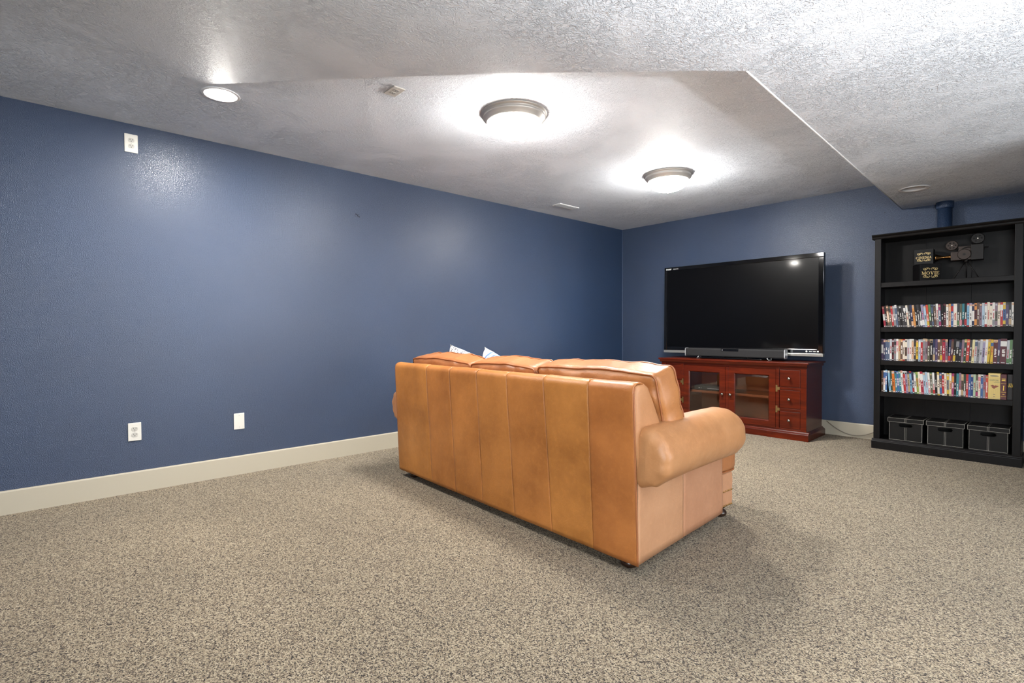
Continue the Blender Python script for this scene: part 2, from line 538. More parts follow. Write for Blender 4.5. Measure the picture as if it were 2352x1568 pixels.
# baseboards with an eased top
def baseboard(name, pts):
    """extrude the profile along a straight run; pts = (x0,y0),(x1,y1), profile grows to the left-hand side"""
    (x0, y0), (x1, y1) = pts
    t = Vector((x1 - x0, y1 - y0, 0)).normalized(); nrm = Vector((-t.y, t.x, 0))
    prof = [(0, 0.0), (0.014, 0.0), (0.014, 0.133), (0.012, 0.138), (0.008, 0.1405), (0, 0.1405)]
    rg = [[(x + nrm.x * a, y + nrm.y * a, z) for a, z in prof] for x, y in ((x0, y0), (x1, y1))]
    return struct(MB().rings(rg).build(name, 'cream_trim_paint'))
baseboard('baseboard_left', ((0.0, 0.0), (0.0, YR)))
baseboard('baseboard_back', ((4.32, 0.0), (0.014, 0.0)))
baseboard('baseboard_right', ((XR, YR), (XR, 0.0)))
baseboard('baseboard_rear', ((0.014, YR), (XR - 0.014, YR)))

# ------------------------------------------------------------------ ceiling fittings
def flush_light(loc, label, glow='lit_glass_dome'):
    t = thing('ceiling_light', label, 'ceiling light', loc, 0, 'flush dome lights on the raised ceiling')
    pan = [(0.206, 0.0), (0.210, -0.004), (0.208, -0.010), (0.196, -0.013), (0.193, -0.020), (0.198, -0.026), (0.196, -0.034),
           (0.184, -0.042), (0.178, -0.056), (0.172, -0.062), (0.166, -0.060), (0.166, -0.004), (0.0, -0.003)]
    MB().lathe(pan, n=64, cap=False).build('metal_pan', 'brushed_nickel', t, smooth=True)
    dome = [(0.165, -0.050), (0.168, -0.058), (0.163, -0.070)]
    for i in range(1, 13):
        a = i / 12 * math.pi / 2
        dome.append((max(0.012, 0.163 * math.cos(a) ** 0.85 if i < 12 else 0.012), -0.070 - 0.075 * math.sin(a)))
    MB().lathe(dome, n=48, cap=False).build('glass_dome', glow, t, smooth=True)
    fin = [(0.0, -0.144), (0.021, -0.145), (0.020, -0.148), (0.010, -0.152), (0.005, -0.157), (0.0065, -0.161), (0.006, -0.166), (0.0, -0.169)]
    MB().lathe(fin, n=20, cap=False).build('finial', 'brushed_nickel', t, smooth=True)
    return t
flush_light((1.806, -3.688, H), 'flush dome ceiling light above the sofa, the nearer one with nickel rim')
flush_light((1.770, -1.799, H), 'flush dome ceiling light nearer the television and room corner', 'lit_glass_dome_far')

def can_light(loc, label, lit):
    t = thing('recessed_light', label, 'recessed light', loc, 0)
    MB().lathe([(0.100, 0.0), (0.102, -0.003), (0.098, -0.006), (0.076, -0.005), (0.0705, 0.0), (0.070, 0.004)], n=40, cap=False).build('trim_ring', 'white_metal', t, smooth=True)
    if lit:
        MB().lathe([(0.0705, 0.0), (0.069, 0.018)], n=40, cap=False).build('baffle', 'baffle_white', t, smooth=True)
        MB().lathe([(0.0, -0.008), (0.030, -0.0065), (0.052, -0.003), (0.066, 0.003), (0.0695, 0.012), (0.0, 0.019)], n=40, cap=False).build('lens', 'lit_lamp_lens', t, smooth=True)
    else:
        MB().lathe([(0.0705, 0.0), (0.062, 0.075)], n=40, cap=False).build('baffle', 'baffle_white', t, smooth=True)
        MB().lathe([(0.0, 0.052), (0.030, 0.054), (0.046, 0.062), (0.055, 0.075), (0.062, 0.076)], n=32, cap=False).build('lens', 'lamp_off_lens', t, smooth=True)
        MB().lathe([(0.064, 0.074), (0.064, 0.09), (0.0, 0.09)], n=24, cap=False).build('housing', 'baffle_white', t)
can_light((*CAN1, H), 'lit recessed can light near the left wall, glaring white', True)
can_light((*CAN2, SZ), 'unlit recessed can light in the low soffit above the bookcase', False)

# unseen uplight added right of the camera to brighten the near ceiling
t = thing('added_uplight', 'added unseen uplight with open black bowl beside the camera, filling the near ceiling', 'fill light', (5.15, -4.75, 0), 0)
MB().lathe([(0.0, 0.0), (0.14, 0.0), (0.14, 0.012), (0.03, 0.03), (0.0, 0.03)], n=32, cap=False).build('base', 'iron_prop_dark', t, smooth=False)
MB().lathe([(0.012, 0.03), (0.012, 1.16)], n=16).build('pole', 'iron_prop_dark', t, smooth=True)
MB().lathe([(0.02, 1.14), (0.06, 1.16), (0.13, 1.21), (0.17, 1.28), (0.165, 1.28), (0.125, 1.217), (0.0, 1.175)], n=40, cap=False).build('bowl_shade', 'iron_prop_dark', t, smooth=True)
MB().lathe([(0.0, 1.225), (0.125, 1.225), (0.125, 1.220), (0.0, 1.220)], n=32, cap=False).build('bowl_lens', 'lit_fill_bowl', t)

def vent():
    t = thing('ceiling_vent', 'white louvred air vent in ceiling near the room corner', 'vent', (0.392, -1.60, H), 0)
    w, l = 0.115, 0.315
    for nm, x0, x1, y0, y1 in (('frame_side', -w / 2, -w / 2 + .016, -l / 2, l / 2), ('frame_side', w / 2 - .016, w / 2, -l / 2, l / 2),
                               ('frame_end', -w / 2 + .016, w / 2 - .016, -l / 2, -l / 2 + .016), ('frame_end', -w / 2 + .016, w / 2 - .016, l / 2 - .016, l / 2)):
        box(nm, 'white_metal', t, x0, x1, y0, y1, -0.007, 0, 0.002)
    box('duct_opening', 'plate_slot', t, -w / 2 + .016, w / 2 - .016, -l / 2 + .016, l / 2 - .016, -0.0008, 0.0)
    sl = None
    for i in range(6):
        x = -w / 2 + .024 + i * 0.0135
        mb = MB().prism([(-0.0005, 0.0), (0.0005, 0.0), (0.0065, -0.009), (0.0055, -0.009)], 'y', -l / 2 + .016, l / 2 - .016)
        if sl is None: sl = mb.build('louver', 'white_metal', t)
        else:
            c = sl.copy(); COL.objects.link(c); c.parent = t; sl2 = c
            c.location = (x, 0, -0.001); continue
        sl.location = (x, 0, -0.001)
vent()

# ------------------------------------------------------------------ wall plates
def duplex(label, loc, rot, group=None):
    """plate drawn in local XZ, facing -Y"""
    t = bpy.data.objects.new('power_outlet', None); COL.objects.link(t); tag(t, label, 'outlet', group)
    t.location = loc; t.rotation_euler = rot
    MB().prism([(-0.0365, -0.06), (0.0365, -0.06), (0.0365, 0.06), (-0.0365, 0.06)], 'y', -0.0065, 0.0).build('plate', 'white_plastic', t, bevel=0.003)
    for s in (-1, 1):
        pts = []
        for i in range(24):
            a = 2 * math.pi * i / 24
            x, z = 0.0172 * math.cos(a), 0.0172 * math.sin(a)
            pts.append((x, max(-0.0135, min(0.0135, z)) + s * 0.0195))
        f = MB().prism(pts, 'y', -0.0085, -0.006).build('receptacle', 'receptacle_plastic', t)
        for nm, x0, x1, z0, z1 in (('slot', -0.0075, -0.0052, 0.0005, 0.0085), ('slot', 0.0052, 0.0075, 0.0005, 0.0075)):
            box(nm, 'plate_slot', f, x0, x1, -0.0088, -0.0083, s * 0.0195 + z0, s * 0.0195 + z1)
        MB().lathe([(0.0, -0.0089), (0.0026, -0.0089), (0.0026, -0.0083)], (0, 0, s * 0.0195 - 0.0065), 10, 'y').build('ground_hole', 'plate_slot', f)
    MB().lathe([(0.0, -0.0076), (0.0028, -0.0074), (0.0030, -0.0062)], (0, 0, 0), 12, 'y').build('screw', 'screw_head', t)
    return t
LW = (0, 0, R(90))          # facing +X from the left wall
duplex('white duplex outlet low on the left wall above the baseboard', (0.0, -5.475, 0.404), LW)
duplex('white duplex outlet high on the left wall just under the ceiling', (0.0, -5.465, 2.312), LW)
# flat on the ceiling, facing down
duplex('white duplex outlet mounted flat on the textured ceiling', (1.582, -4.413, H), (R(90), 0, R(90)))
t = thing('blank_wall_plate', 'plain white blank cover plate low on the left wall', 'wall plate', (0.0, -4.838, 0.398), R(90))
MB().prism([(-0.0365, -0.06), (0.0365, -0.06), (0.0365, 0.06), (-0.0365, 0.06)], 'y', -0.0065, 0.0).build('plate', 'white_plastic', t, bevel=0.003)
for s in (-1, 1):
    MB().lathe([(0.0, -0.0076), (0.0026, -0.0074), (0.0028, -0.0062)], (0, 0, s * 0.043), 12, 'y').build('screw', 'screw_head', t)

# torn anchor hole and nails left in the walls
mb = MB()
for x0, x1, z0, z1 in ((-0.020, 0.004, 0.004, 0.016), (-0.004, 0.010, -0.008, 0.008), (0.008, 0.026, -0.014, -0.002), (-0.024, -0.012, -0.010, -0.004), (0.012, 0.020, 0.006, 0.014)):
    mb.prism([(x0, z0 + 0.003), (x1 - 0.003, z0), (x1, z1 - 0.003), (x0 + 0.004, z1)], 'y', -0.003, 0.0)
o = mb.build('wall_anchor', 'mark_dark', loc=(0.0, -3.877, 2.07), rot=LW)
tag(o, 'dark torn wall anchor high on the left wall', 'wall anchor')
def nail(label, loc, rot, r=0.006):
    o = MB().lathe([(0.0, -0.012), (r, -0.011), (r, -0.009), (0.0015, -0.008), (0.0015, 0.0)], (0, 0, 0), 12, 'y').build('nail', 'nail_steel', loc=loc, rot=rot)
    tag(o, label, 'nail', None)
nail('small nail in the left wall near the room corner', (0.0, -0.70, 2.096), LW)
nail('small nail in back wall left of the soffit edge, upper one', (2.79, 0.0, 2.30), (0, 0, 0), 0.004)
nail('small nail in back wall left of the soffit edge, lower one', (2.87, 0.0, 2.10), (0, 0, 0), 0.004)
nail('small nail in back wall just below the soffit corner', (2.99, 0.0, 2.165), (0, 0, 0), 0.004)

# blue pipe rising from behind the bookcase to the soffit
t = thing('wall_pipe', 'blue painted vertical pipe between bookcase top and soffit', 'pipe', (3.437, -0.058, 0), 0)
MB().lathe([(0.052, 0.0), (0.052, SZ - 0.06)], n=32).build('pipe', 'blue_wall_paint', t, smooth=True, bevel=0.0)
MB().lathe([(0.057, SZ - 0.06), (0.062, SZ - 0.055), (0.062, SZ - 0.001)], n=32).build('collar', 'blue_wall_paint', t, smooth=True)

# ------------------------------------------------------------------ cushion maker
def rbox(w, d, h, r, n, deform):
    """rounded box (w along x, d along y, h along z) with a dense skin and a deform(p, a, b, c) hook"""
    hw, hd, hh = w / 2, d / 2, h / 2
    ts = [math.sin(math.pi / 2 * (-1 + 2 * i / n)) for i in range(n + 1)]
    idx = {}; V = []; F = []
    def vid(a, b, c):
        k = (round(a, 5), round(b, 5), round(c, 5))
        if k not in idx:
            p = Vector((a * hw, b * hd, c * hh))
            q = Vector((max(-hw + r, min(hw - r, p.x)), max(-hd + r, min(hd - r, p.y)), max(-hh + r, min(hh - r, p.z))))
            dv = p - q
            if dv.length > 1e-9: p = q + dv.normalized() * r
            V.append(deform(p, a, b, c)); idx[k] = len(V) - 1
        return idx[k]
    for ax in range(3):
        for sg in (-1, 1):
            for i in range(n):
                for j in range(n):
                    q = []
                    for (s, t_) in ((i, j), (i + 1, j), (i + 1, j + 1), (i, j + 1)):
                        co = [0, 0, 0]; co[ax] = sg; co[(ax + 1) % 3] = ts[s]; co[(ax + 2) % 3] = ts[t_]
                        q.append(vid(*co))
                    F.append(tuple(q) if sg > 0 else tuple(q[::-1]))
    return V, F

def cushion(name, parent, w, d, h, r, mat, loc, rot=(0, 0, 0), bulge=0.03, crown=0.02, wrinkle=0.006, seed=0, n=22, welt=0.0048, welt_mat='leather_welt', wavy=0.006):
    sd = Vector((seed * 7.31, seed * 3.7, seed * 1.9))
    def deform(p, a, b, c):
        q = p.copy()
        fa, fb, fc = 1 - a * a, 1 - b * b, 1 - c * c
        q.y += math.copysign(1, b) * bulge * fa * fc * abs(b)
        q.z += crown * fa * max(0.0, c) * (0.5 + 0.5 * abs(c)) - crown * 0.3 * a * a * max(0.0, c)
        q.x += math.copysign(1, a) * bulge * 0.35 * fb * fc * abs(a)
        # gathers that run in from the seams, and slow sag
        s = noise.noise(Vector((p.x * 5, p.y * 5, p.z * 5)) + sd)
        g = noise.noise(Vector((p.x * 16 + p.z * 9, p.y * 3, p.z * 14)) + sd)
        q += Vector((0.3 * s, s, 0.5 * s)) * wavy * 1.4
        q.y += math.copysign(1, b) * g * wrinkle * (0.4 + 0.6 * max(abs(a), abs(c)) ** 3) * abs(b)
        q.z += g * wrinkle * abs(c) * 0.8
        q.x += g * wrinkle * abs(a) * 0.8
        return q
    V, F = rbox(w, d, h, r, n, deform)
    o = MB().add(V, F).build(name, mat, parent, smooth=True, loc=loc, rot=rot)
    if welt:
        k = r * 0.80
        hw, hd, hh = w / 2 - r, d / 2 - r, h / 2 - r
        for sg in (-1, 1):
            path = []
            y = sg * (hd + k * 0.98)
            for cx_, cz_, a0 in ((hw, hh, 0), (-hw, hh, 90), (-hw, -hh, 180), (hw, -hh, 270)):
                for i in range(6):
                    a = R(a0 + i * 18)
                    path.append((cx_ + k * math.cos(a), y, cz_ + k * math.sin(a)))
            full = []
            for i in range(len(path)):
                p, q = Vector(path[i]), Vector(path[(i + 1) % len(path)])
                m_ = max(1, int((q - p).length / 0.03))
                full += [p.lerp(q, j / m_) for j in range(m_)]
            out = []
            for p in full:
                a, b, c = p.x / (w / 2), p.y / (d / 2), p.z / (h / 2)
                out.append(deform(p, max(-1, min(1, a)), max(-1, min(1, b)), max(-1, min(1, c))))
            MB().tube(out, welt, 6, True).build('welt', welt_mat, o, smooth=True)
    return o

# ------------------------------------------------------------------ the sofa (local frame: x along the back, y towards the television)
sofa = thing('sofa', 'long tan leather sofa seen from behind, facing the television', 'sofa', (1.921, -4.025, 0), R(-2.237))
SW = 1.059
def back_profile(tt):
    """rear skin of the back from bottom (0) over the top to the cushions (1)"""
    pts = [(0.0, 0.05), (-0.004, 0.15), (-0.012, 0.35), (-0.020, 0.55), (-0.027, 0.74), (-0.029, 0.80), (-0.025, 0.822), (-0.012, 0.833), (0.010, 0.837), (0.032, 0.834), (0.050, 0.820)]
    L = [0]
    for a, b in zip(pts, pts[1:]): L.append(L[-1] + math.dist(a, b))
    s = tt * L[-1]
    for i in range(len(pts) - 1):
        if s <= L[i + 1] + 1e-9:
            k = (s - L[i]) / (L[i + 1] - L[i])
            return tuple(pts[i][j] + (pts[i + 1][j] - pts[i][j]) * k for j in (0, 1))
    return pts[-1]
# inner frame of the back
prof = [(0.012, 0.052), (-0.008, 0.55), (-0.016, 0.80), (0.0, 0.822), (0.06, 0.828), (0.10, 0.78), (0.20, 0.60), (0.25, 0.35), (0.25, 0.052)]
MB().prism(prof, 'x', -SW + 0.075, SW - 0.075).build('back_frame', 'tan_leather', sofa)
seams_b = [-SW, -0.60, -0.318, -0.037, 0.251, 0.541, 0.811, SW]
seams_t = [-SW, -0.625, -0.345, -0.060, 0.214, 0.507, 0.804, SW]
for k in range(7):
    nx, ns = 10, 40
    V, F = [], []
    for j in range(ns + 1):
        tt = (j / ns)
        y, z = back_profile(tt)
        for i in range(nx + 1):
            u = i / nx
            e = min(u, 1 - u)
            x0 = seams_b[k] + (seams_t[k] - seams_b[k]) * tt; x1 = seams_b[k + 1] + (seams_t[k + 1] - seams_b[k + 1]) * tt
            x = x0 + 0.0012 + (x1 - x0 - 0.0024) * (0.5 - 0.5 * math.cos(math.pi * u))
            dent = 0.0028 * max(0.0, 1 - e / 0.02)
            und = 0.0035 * noise.noise(Vector((x * 5, z * 4, k)))
            # outward is -y on the rear and +z on top
            on_top = max(0.0, min(1.0, (tt - 0.86) / 0.10))
            V.append((x, y + (dent - und) * (1 - on_top), z - dent * on_top + und * on_top))
    w_ = nx + 1
    for j in range(ns):
        for i in range(nx):
            F.append((j * w_ + i, j * w_ + i + 1, (j + 1) * w_ + i + 1, (j + 1) * w_ + i))
    o = MB().add(V, F).build('back_panel', 'tan_leather', sofa, smooth=True)
    sol = o.modifiers.new('solid', 'SOLIDIFY'); sol.thickness = 0.006; sol.offset = 0
# welts down the two rear edges and the wings of the back
for s in (-1, 1):
    path = [(s * (SW - 0.001), back_profile(i / 30)[0] + 0.002, back_profile(i / 30)[1] - 0.001) for i in range(28)]
    MB().tube(path, 0.0038, 8).build('edge_welt', 'leather_welt', sofa, smooth=True)
    wing = [(0.004, 0.40), (-0.016, 0.60), (-0.022, 0.806), (-0.004, 0.828), (0.045, 0.834), (0.070, 0.818), (0.115, 0.74), (0.20, 0.58), (0.20, 0.40)]
    rg = []
    for k, (sx, infl) in enumerate(((SW - 0.05, 1.0), (SW - 0.012, 1.0), (SW - 0.003, 0.985), (SW + 0.003, 0.95), (SW + 0.006, 0.85), (SW + 0.007, 0.5))):
        cy = sum(p[0] for p in wing) / len(wing); cz = sum(p[1] for p in wing) / len(wing)
        rg.append([(s * sx, cy + (p[0] - cy) * infl, cz + (p[1] - cz) * infl) for p in wing])
    MB().rings(rg).build('back_wing', 'tan_leather_arm', sofa, smooth=True, bevel=0.0)

def arm_axis(y):
    return 1.066 - 0.070 * max(0.0, y) / 0.9
for s in (-1, 1):
    # rolled arm
    rg = []
    n = 36
    ys = [0.000, 0.002, 0.006, 0.012, 0.020, 0.030, 0.045, 0.07, 0.11, 0.16, 0.24, 0.33, 0.42, 0.52, 0.62, 0.70, 0.76, 0.81, 0.85, 0.88, 0.90, 0.912, 0.916]
    for y in ys:
        e0 = min(1.0, y / 0.045); e0 = math.sqrt(max(0, 1 - (1 - e0) ** 2))
        e1 = min(1.0, (0.918 - y) / 0.16); e1 = math.sqrt(max(0.0, 1 - (1 - e1) ** 2))
        rx = (0.085 + 0.053 * e0) * (0.30 + 0.70 * e1)
        rz = (0.085 + 0.047 * e0) * (0.45 + 0.55 * e1)
        cx = arm_axis(y)
        cz = 0.512 + 0.006 * e0 - 0.03 * (1 - e1) + 0.010 * math.sin(math.pi * min(1, max(0, y / 0.9)))
        ring = []
        for i in range(n):
            a = 2 * math.pi * i / n
            px, pz = cx + rx * math.cos(a), cz + rz * math.sin(a)
            g = noise.noise(Vector((math.cos(a) * 3.5, math.sin(a) * 3.5 + s, y * 2.5)))
            pl = math.sin(a * 11 + 2.5 * noise.noise(Vector((math.cos(a) * 2, math.sin(a) * 2, s)))) * max(0.0, 1 - y / 0.09) * 0.006
            k = 1 + 0.035 * g
            ring.append((s * (cx + (rx * k + pl) * math.cos(a)), y, cz + (rz * k + pl) * math.sin(a)))
        rg.append(ring)
    MB().rings(rg).build('rolled_arm', 'tan_leather_arm', sofa, smooth=True)
    # body of the arm under the roll, two hides joined by a seam
    for y0, y1 in ((0.006, 0.43), (0.432, 0.90)):
        def sx(y): return 1.056 - 0.091 * y / 0.9
        ny, nz = 14, 12
        V, F = [], []
        for j in range(nz + 1):
            z = 0.052 + (0.47 - 0.052) * j / nz
            for i in range(ny + 1):
                u = i / ny
                y = y0 + (y1 - y0) * (0.5 - 0.5 * math.cos(math.pi * u))
                e = min(u, 1 - u)
                dent = 0.005 * max(0.0, 1 - e / 0.03)
                V.append((s * (sx(y) - dent + 0.004 * noise.noise(Vector((y * 5, z * 6, s + y0)))), y, z))
        w_ = ny + 1
        for j in range(nz):
            for i in range(ny):
                F.append((j * w_ + i, j * w_ + i + 1, (j + 1) * w_ + i + 1, (j + 1) * w_ + i))
        o = MB().add(V, F).build('side_panel', 'tan_leather_side_lit', sofa, smooth=True)
        sol = o.modifiers.new('solid', 'SOLIDIFY'); sol.thickness = 0.006; sol.offset = 0
    pts = [(s * 0.86, 0.02), (s * 1.046, 0.02), (s * 0.957, 0.897), (s * 0.86, 0.897)]
    MB().prism(pts, 'z', 0.055, 0.50).build('arm_frame', 'tan_leather', sofa)

# seat: base, two rows of nailheads on the front rail, three loose seat cushions
box('seat_base', 'tan_leather', sofa, -0.87, 0.87, 0.24, 0.95, 0.055, 0.30)
mb = MB()
rail = [(0.885, 0.06), (1.055, 0.06), (1.062, 0.10), (1.058, 0.15), (1.064, 0.20), (1.058, 0.252), (0.885, 0.255)]
mb.prism(rail, 'x', -0.945, 0.945)
mb.build('front_rail', 'tan_leather_side_lit', sofa, bevel=0.012, seg=3)
mb = MB()
for z, yy in ((0.068, 1.062), (0.150, 1.064)):
    for i in range(105):
        mb.dome((-0.925 + i * 0.0178, yy - 0.004, z), 0.0062, (0, 1, 0), 6)
for s in (-1, 1):
    for z in (0.068, 0.150):
        for i in range(8):
            mb.dome((s * 0.944, 0.92 + i * 0.0178, z), 0.0062, (s, 0, 0), 6)
o = mb.build('nailhead_trim', 'brass_nail', sofa, smooth=True); o['kind'] = 'stuff'
for k, (x0, x1) in enumerate(((-0.955, -0.315), (-0.31, 0.31), (0.315, 0.955))):
    cushion('seat_cushion', sofa, x1 - x0, 0.20, 0.83, 0.035, 'tan_leather_cushion', ((x0 + x1) / 2, 0.675, 0.355), (R(90), 0, 0), 0.02, 0.0, 0.004, 20 + k, 16)
# loose back cushions, leaning on the back
for k, (x0, x1, zc, hh, ry) in enumerate(((-1.105, -0.355, 0.668, 0.44, 0.6), (-0.36, 0.268, 0.668, 0.43, 0.0), (0.272, 1.062, 0.668, 0.45, -0.3))):
    cushion('back_cushion', sofa, x1 - x0, 0.165, hh, 0.034, 'tan_leather_cushion', ((x0 + x1) / 2, 0.262, zc), (R(13), R(ry), 0), 0.050, 0.012, 0.009, 3 + k, 40, wavy=0.0055)
# bun feet
bun = [(0.0, 0.0), (0.030, 0.0), (0.040, 0.008), (0.043, 0.020), (0.038, 0.032), (0.026, 0.040), (0.024, 0.046), (0.034, 0.052), (0.034, 0.064), (0.0, 0.064)]
for x, y in ((-0.90, 0.985), (0.90, 0.985), (-0.96, 0.075), (0.96, 0.075)):
    MB().lathe(bun, (x, y, 0), 24, cap=False).build('foot', 'dark_foot_wood', sofa, smooth=True)

# throw pillows
def throw_pillow(name, label, mat, corner, w, tilt, lean, turn, seed):
    """corner: sofa-local position of the upper left tip"""
    n = 24
    t = bpy.data.objects.new(name, None); COL.objects.link(t); tag(t, label, 'pillow', 'throw pillows on the sofa')
    V, F = [], []
    for sg in (-1, 1):
        o0 = len(V)
        for j in range(n + 1):
            for i in range(n + 1):
                a, c = -1 + 2 * i / n, -1 + 2 * j / n
                pinch = 1 - 0.10 * ((1 - a * a) * c * c + (1 - c * c) * a * a)
                x, z = a * w / 2 * pinch, c * w / 2 * pinch
                th = 0.085 * (max(0.0, (1 - a ** 4) * (1 - c ** 4))) ** 0.55
                th *= 1 + 0.10 * noise.noise(Vector((x * 9, z * 9, seed + sg)))
                V.append((x, sg * th, z))
        for j in range(n):
            for i in range(n):
                q = (o0 + j * (n + 1) + i, o0 + j * (n + 1) + i + 1, o0 + (j + 1) * (n + 1) + i + 1, o0 + (j + 1) * (n + 1) + i)
                F.append(q if sg < 0 else q[::-1])
    mb = MB().add(V, F)
    o = mb.build('cover', mat, t, smooth=True)
    bm = bmesh.new(); bm.from_mesh(o.data); bmesh.ops.remove_doubles(bm, verts=bm.verts, dist=1e-5); bm.to_mesh(o.data); bm.free()
    rot = Matrix.Rotation(R(turn), 4, 'Z') @ Matrix.Rotation(R(lean), 4, 'X') @ Matrix.Rotation(R(tilt), 4, 'Y')
    M = Matrix.Translation(sofa.location) @ Matrix.Rotation(R(-2.237), 4, 'Z')
    tip = rot @ Vector((-w / 2, 0, w / 2))
    t.matrix_world = M @ Matrix.Translation(Vector(corner) - tip) @ rot
    return t, o
p1, _ = throw_pillow('throw_pillow', 'white throw pillow with grey brush strokes at the left end of the sofa', 'brushstroke_cotton', (-1.050, 0.445, 0.962), 0.44, 14, 13, 6, 1)
p2, _ = throw_pillow('throw_pillow', 'blue and white striped throw pillow right of the brush-stroke pillow', 'blue_striped_cotton', (-0.600, 0.445, 0.950), 0.42, 20, 13, -6, 2)
# dark eyelet motif sewn near the striped pillow's corner
mb = MB().lathe([(0.0, -0.026), (0.013, -0.026), (0.014, -0.018), (0.014, 0.0)], (-0.178, 0.0, 0.170), 20, 'y')
mb.build('eyelet', 'mark_dark', p2, smooth=False)

# ------------------------------------------------------------------ television stand
ST = thing('tv_stand', 'red cherry wood television stand with glass doors and small drawers', 'tv stand', (1.735, -0.602, 0), 0.018)
W = 'cherry_wood'; WI = 'cherry_wood_interior'
bw, y0, dp = 0.767, 0.025, 0.49           # half width, front of the body, back of the body
# plinth: proud corner blocks, recessed middle, eased upper edge
def plinth(x0, x1, yf, yb):
    return MB().prism([(yf, 0.0), (yb, 0.0), (yb, 0.084), (yf + 0.022, 0.084), (yf + 0.016, 0.074), (yf + 0.006, 0.066), (yf, 0.060)], 'x', x0, x1)
plinth(-0.415, 0.415, 0.010, 0.06).build('plinth_middle', W, ST, bevel=0.002)
plinth(0.415, 0.792, 0.0, 0.06).build('plinth_corner', W, ST, bevel=0.002)
plinth(-0.792, -0.415, 0.0, 0.06).build('plinth_corner', W, ST, bevel=0.002)
for s in (-1, 1):
    MB().prism([(s * 0.792, 0.0), (s * 0.740, 0.0), (s * 0.740, 0.084), (s * 0.768, 0.084), (s * 0.776, 0.074), (s * 0.786, 0.066), (s * 0.792, 0.060)], 'y', 0.06, 0.516).build('plinth_side', W, ST, bevel=0.002)
# carcass
for s in (-1, 1):
    x = s * bw
    box('side_panel', W, ST, min(x, x - s * 0.02), max(x, x - s * 0.02), y0 + 0.02, dp, 0.084, 0.712)
    xd = s * 0.506
    box('divider', WI, ST, xd - 0.009, xd + 0.009, y0 + 0.022, dp - 0.02, 0.10, 0.70)
box('back_panel', WI, ST, -bw + 0.02, bw - 0.02, dp - 0.015, dp, 0.09, 0.70)
box('bottom_panel', WI, ST, -bw + 0.02, bw - 0.02, y0 + 0.022, dp - 0.016, 0.086, 0.102)
box('shelf', WI, ST, -0.496, 0.496, y0 + 0.05, dp - 0.016, 0.376, 0.400)
# top with moulded edge
top = [(-0.008, 0.722), (0.0, 0.716), (0.010, 0.705), (0.018, 0.700), (0.5, 0.700), (0.5, 0.735), (-0.010, 0.735)]
MB().prism([(0.012, 0.700), (0.506, 0.700), (0.506, 0.730), (-0.002, 0.730), (0.0, 0.718)], 'x', -0.778, 0.778).build('cornice', W, ST, bevel=0.004, seg=3)
box('top', W, ST, -0.792, 0.792, -0.008, 0.520, 0.729, 0.749, 0.006, seg=3)
# face frame
f = 0.022
for nm, x0, x1, z0, z1 in (('stile', -bw, -0.714, 0.084, 0.700), ('stile', 0.714, bw, 0.084, 0.700), ('stile', -0.522, -0.491, 0.084, 0.700), ('stile', 0.491, 0.522, 0.084, 0.700),
                           ('top_rail', -0.714, 0.714, 0.676, 0.700), ('bottom_rail', -0.714, 0.714, 0.084, 0.098), ('center_stile', -0.015, 0.015, 0.098, 0.676)):
    box(nm, W, ST, x0, x1, y0 + (0.004 if nm in ('top_rail', 'bottom_rail') else 0), y0 + f, z0, z1, 0.002)
for s in (-1, 1):
    for z0, z1 in ((0.269, 0.296), (0.478, 0.505)):
        box('drawer_rail', W, ST, min(s * .522, s * .714), max(s * .522, s * .714), y0 + 0.002, y0 + f, z0, z1, 0.002)
def knob(parent, x, z):
    k = [(0.0, 0.0), (0.008, 0.0), (0.008, 0.002), (0.005, 0.005), (0.005, 0.012), (0.011, 0.016), (0.0145, 0.021), (0.0140, 0.026), (0.009, 0.030), (0.0, 0.031)]
    return MB().lathe([(r, -h) for r, h in k], (x, y0 - 0.001, z), 20, 'y', cap=False).build('knob', 'steel_knob', parent, smooth=True)
# drawers
for s in (-1, 1):
    for z0, z1 in ((0.098, 0.269), (0.296, 0.478), (0.505, 0.676)):
        x0, x1 = min(s * .524, s * .712), max(s * .524, s * .712)
        dr = box('drawer', W, ST, x0 + 0.001, x1 - 0.001, y0 + 0.003, y0 + 0.35, z0 + 0.0025, z1 - 0.0025, 0.003)
        knob(dr, s * 0.617, (z0 + z1) / 2 - 0.001)
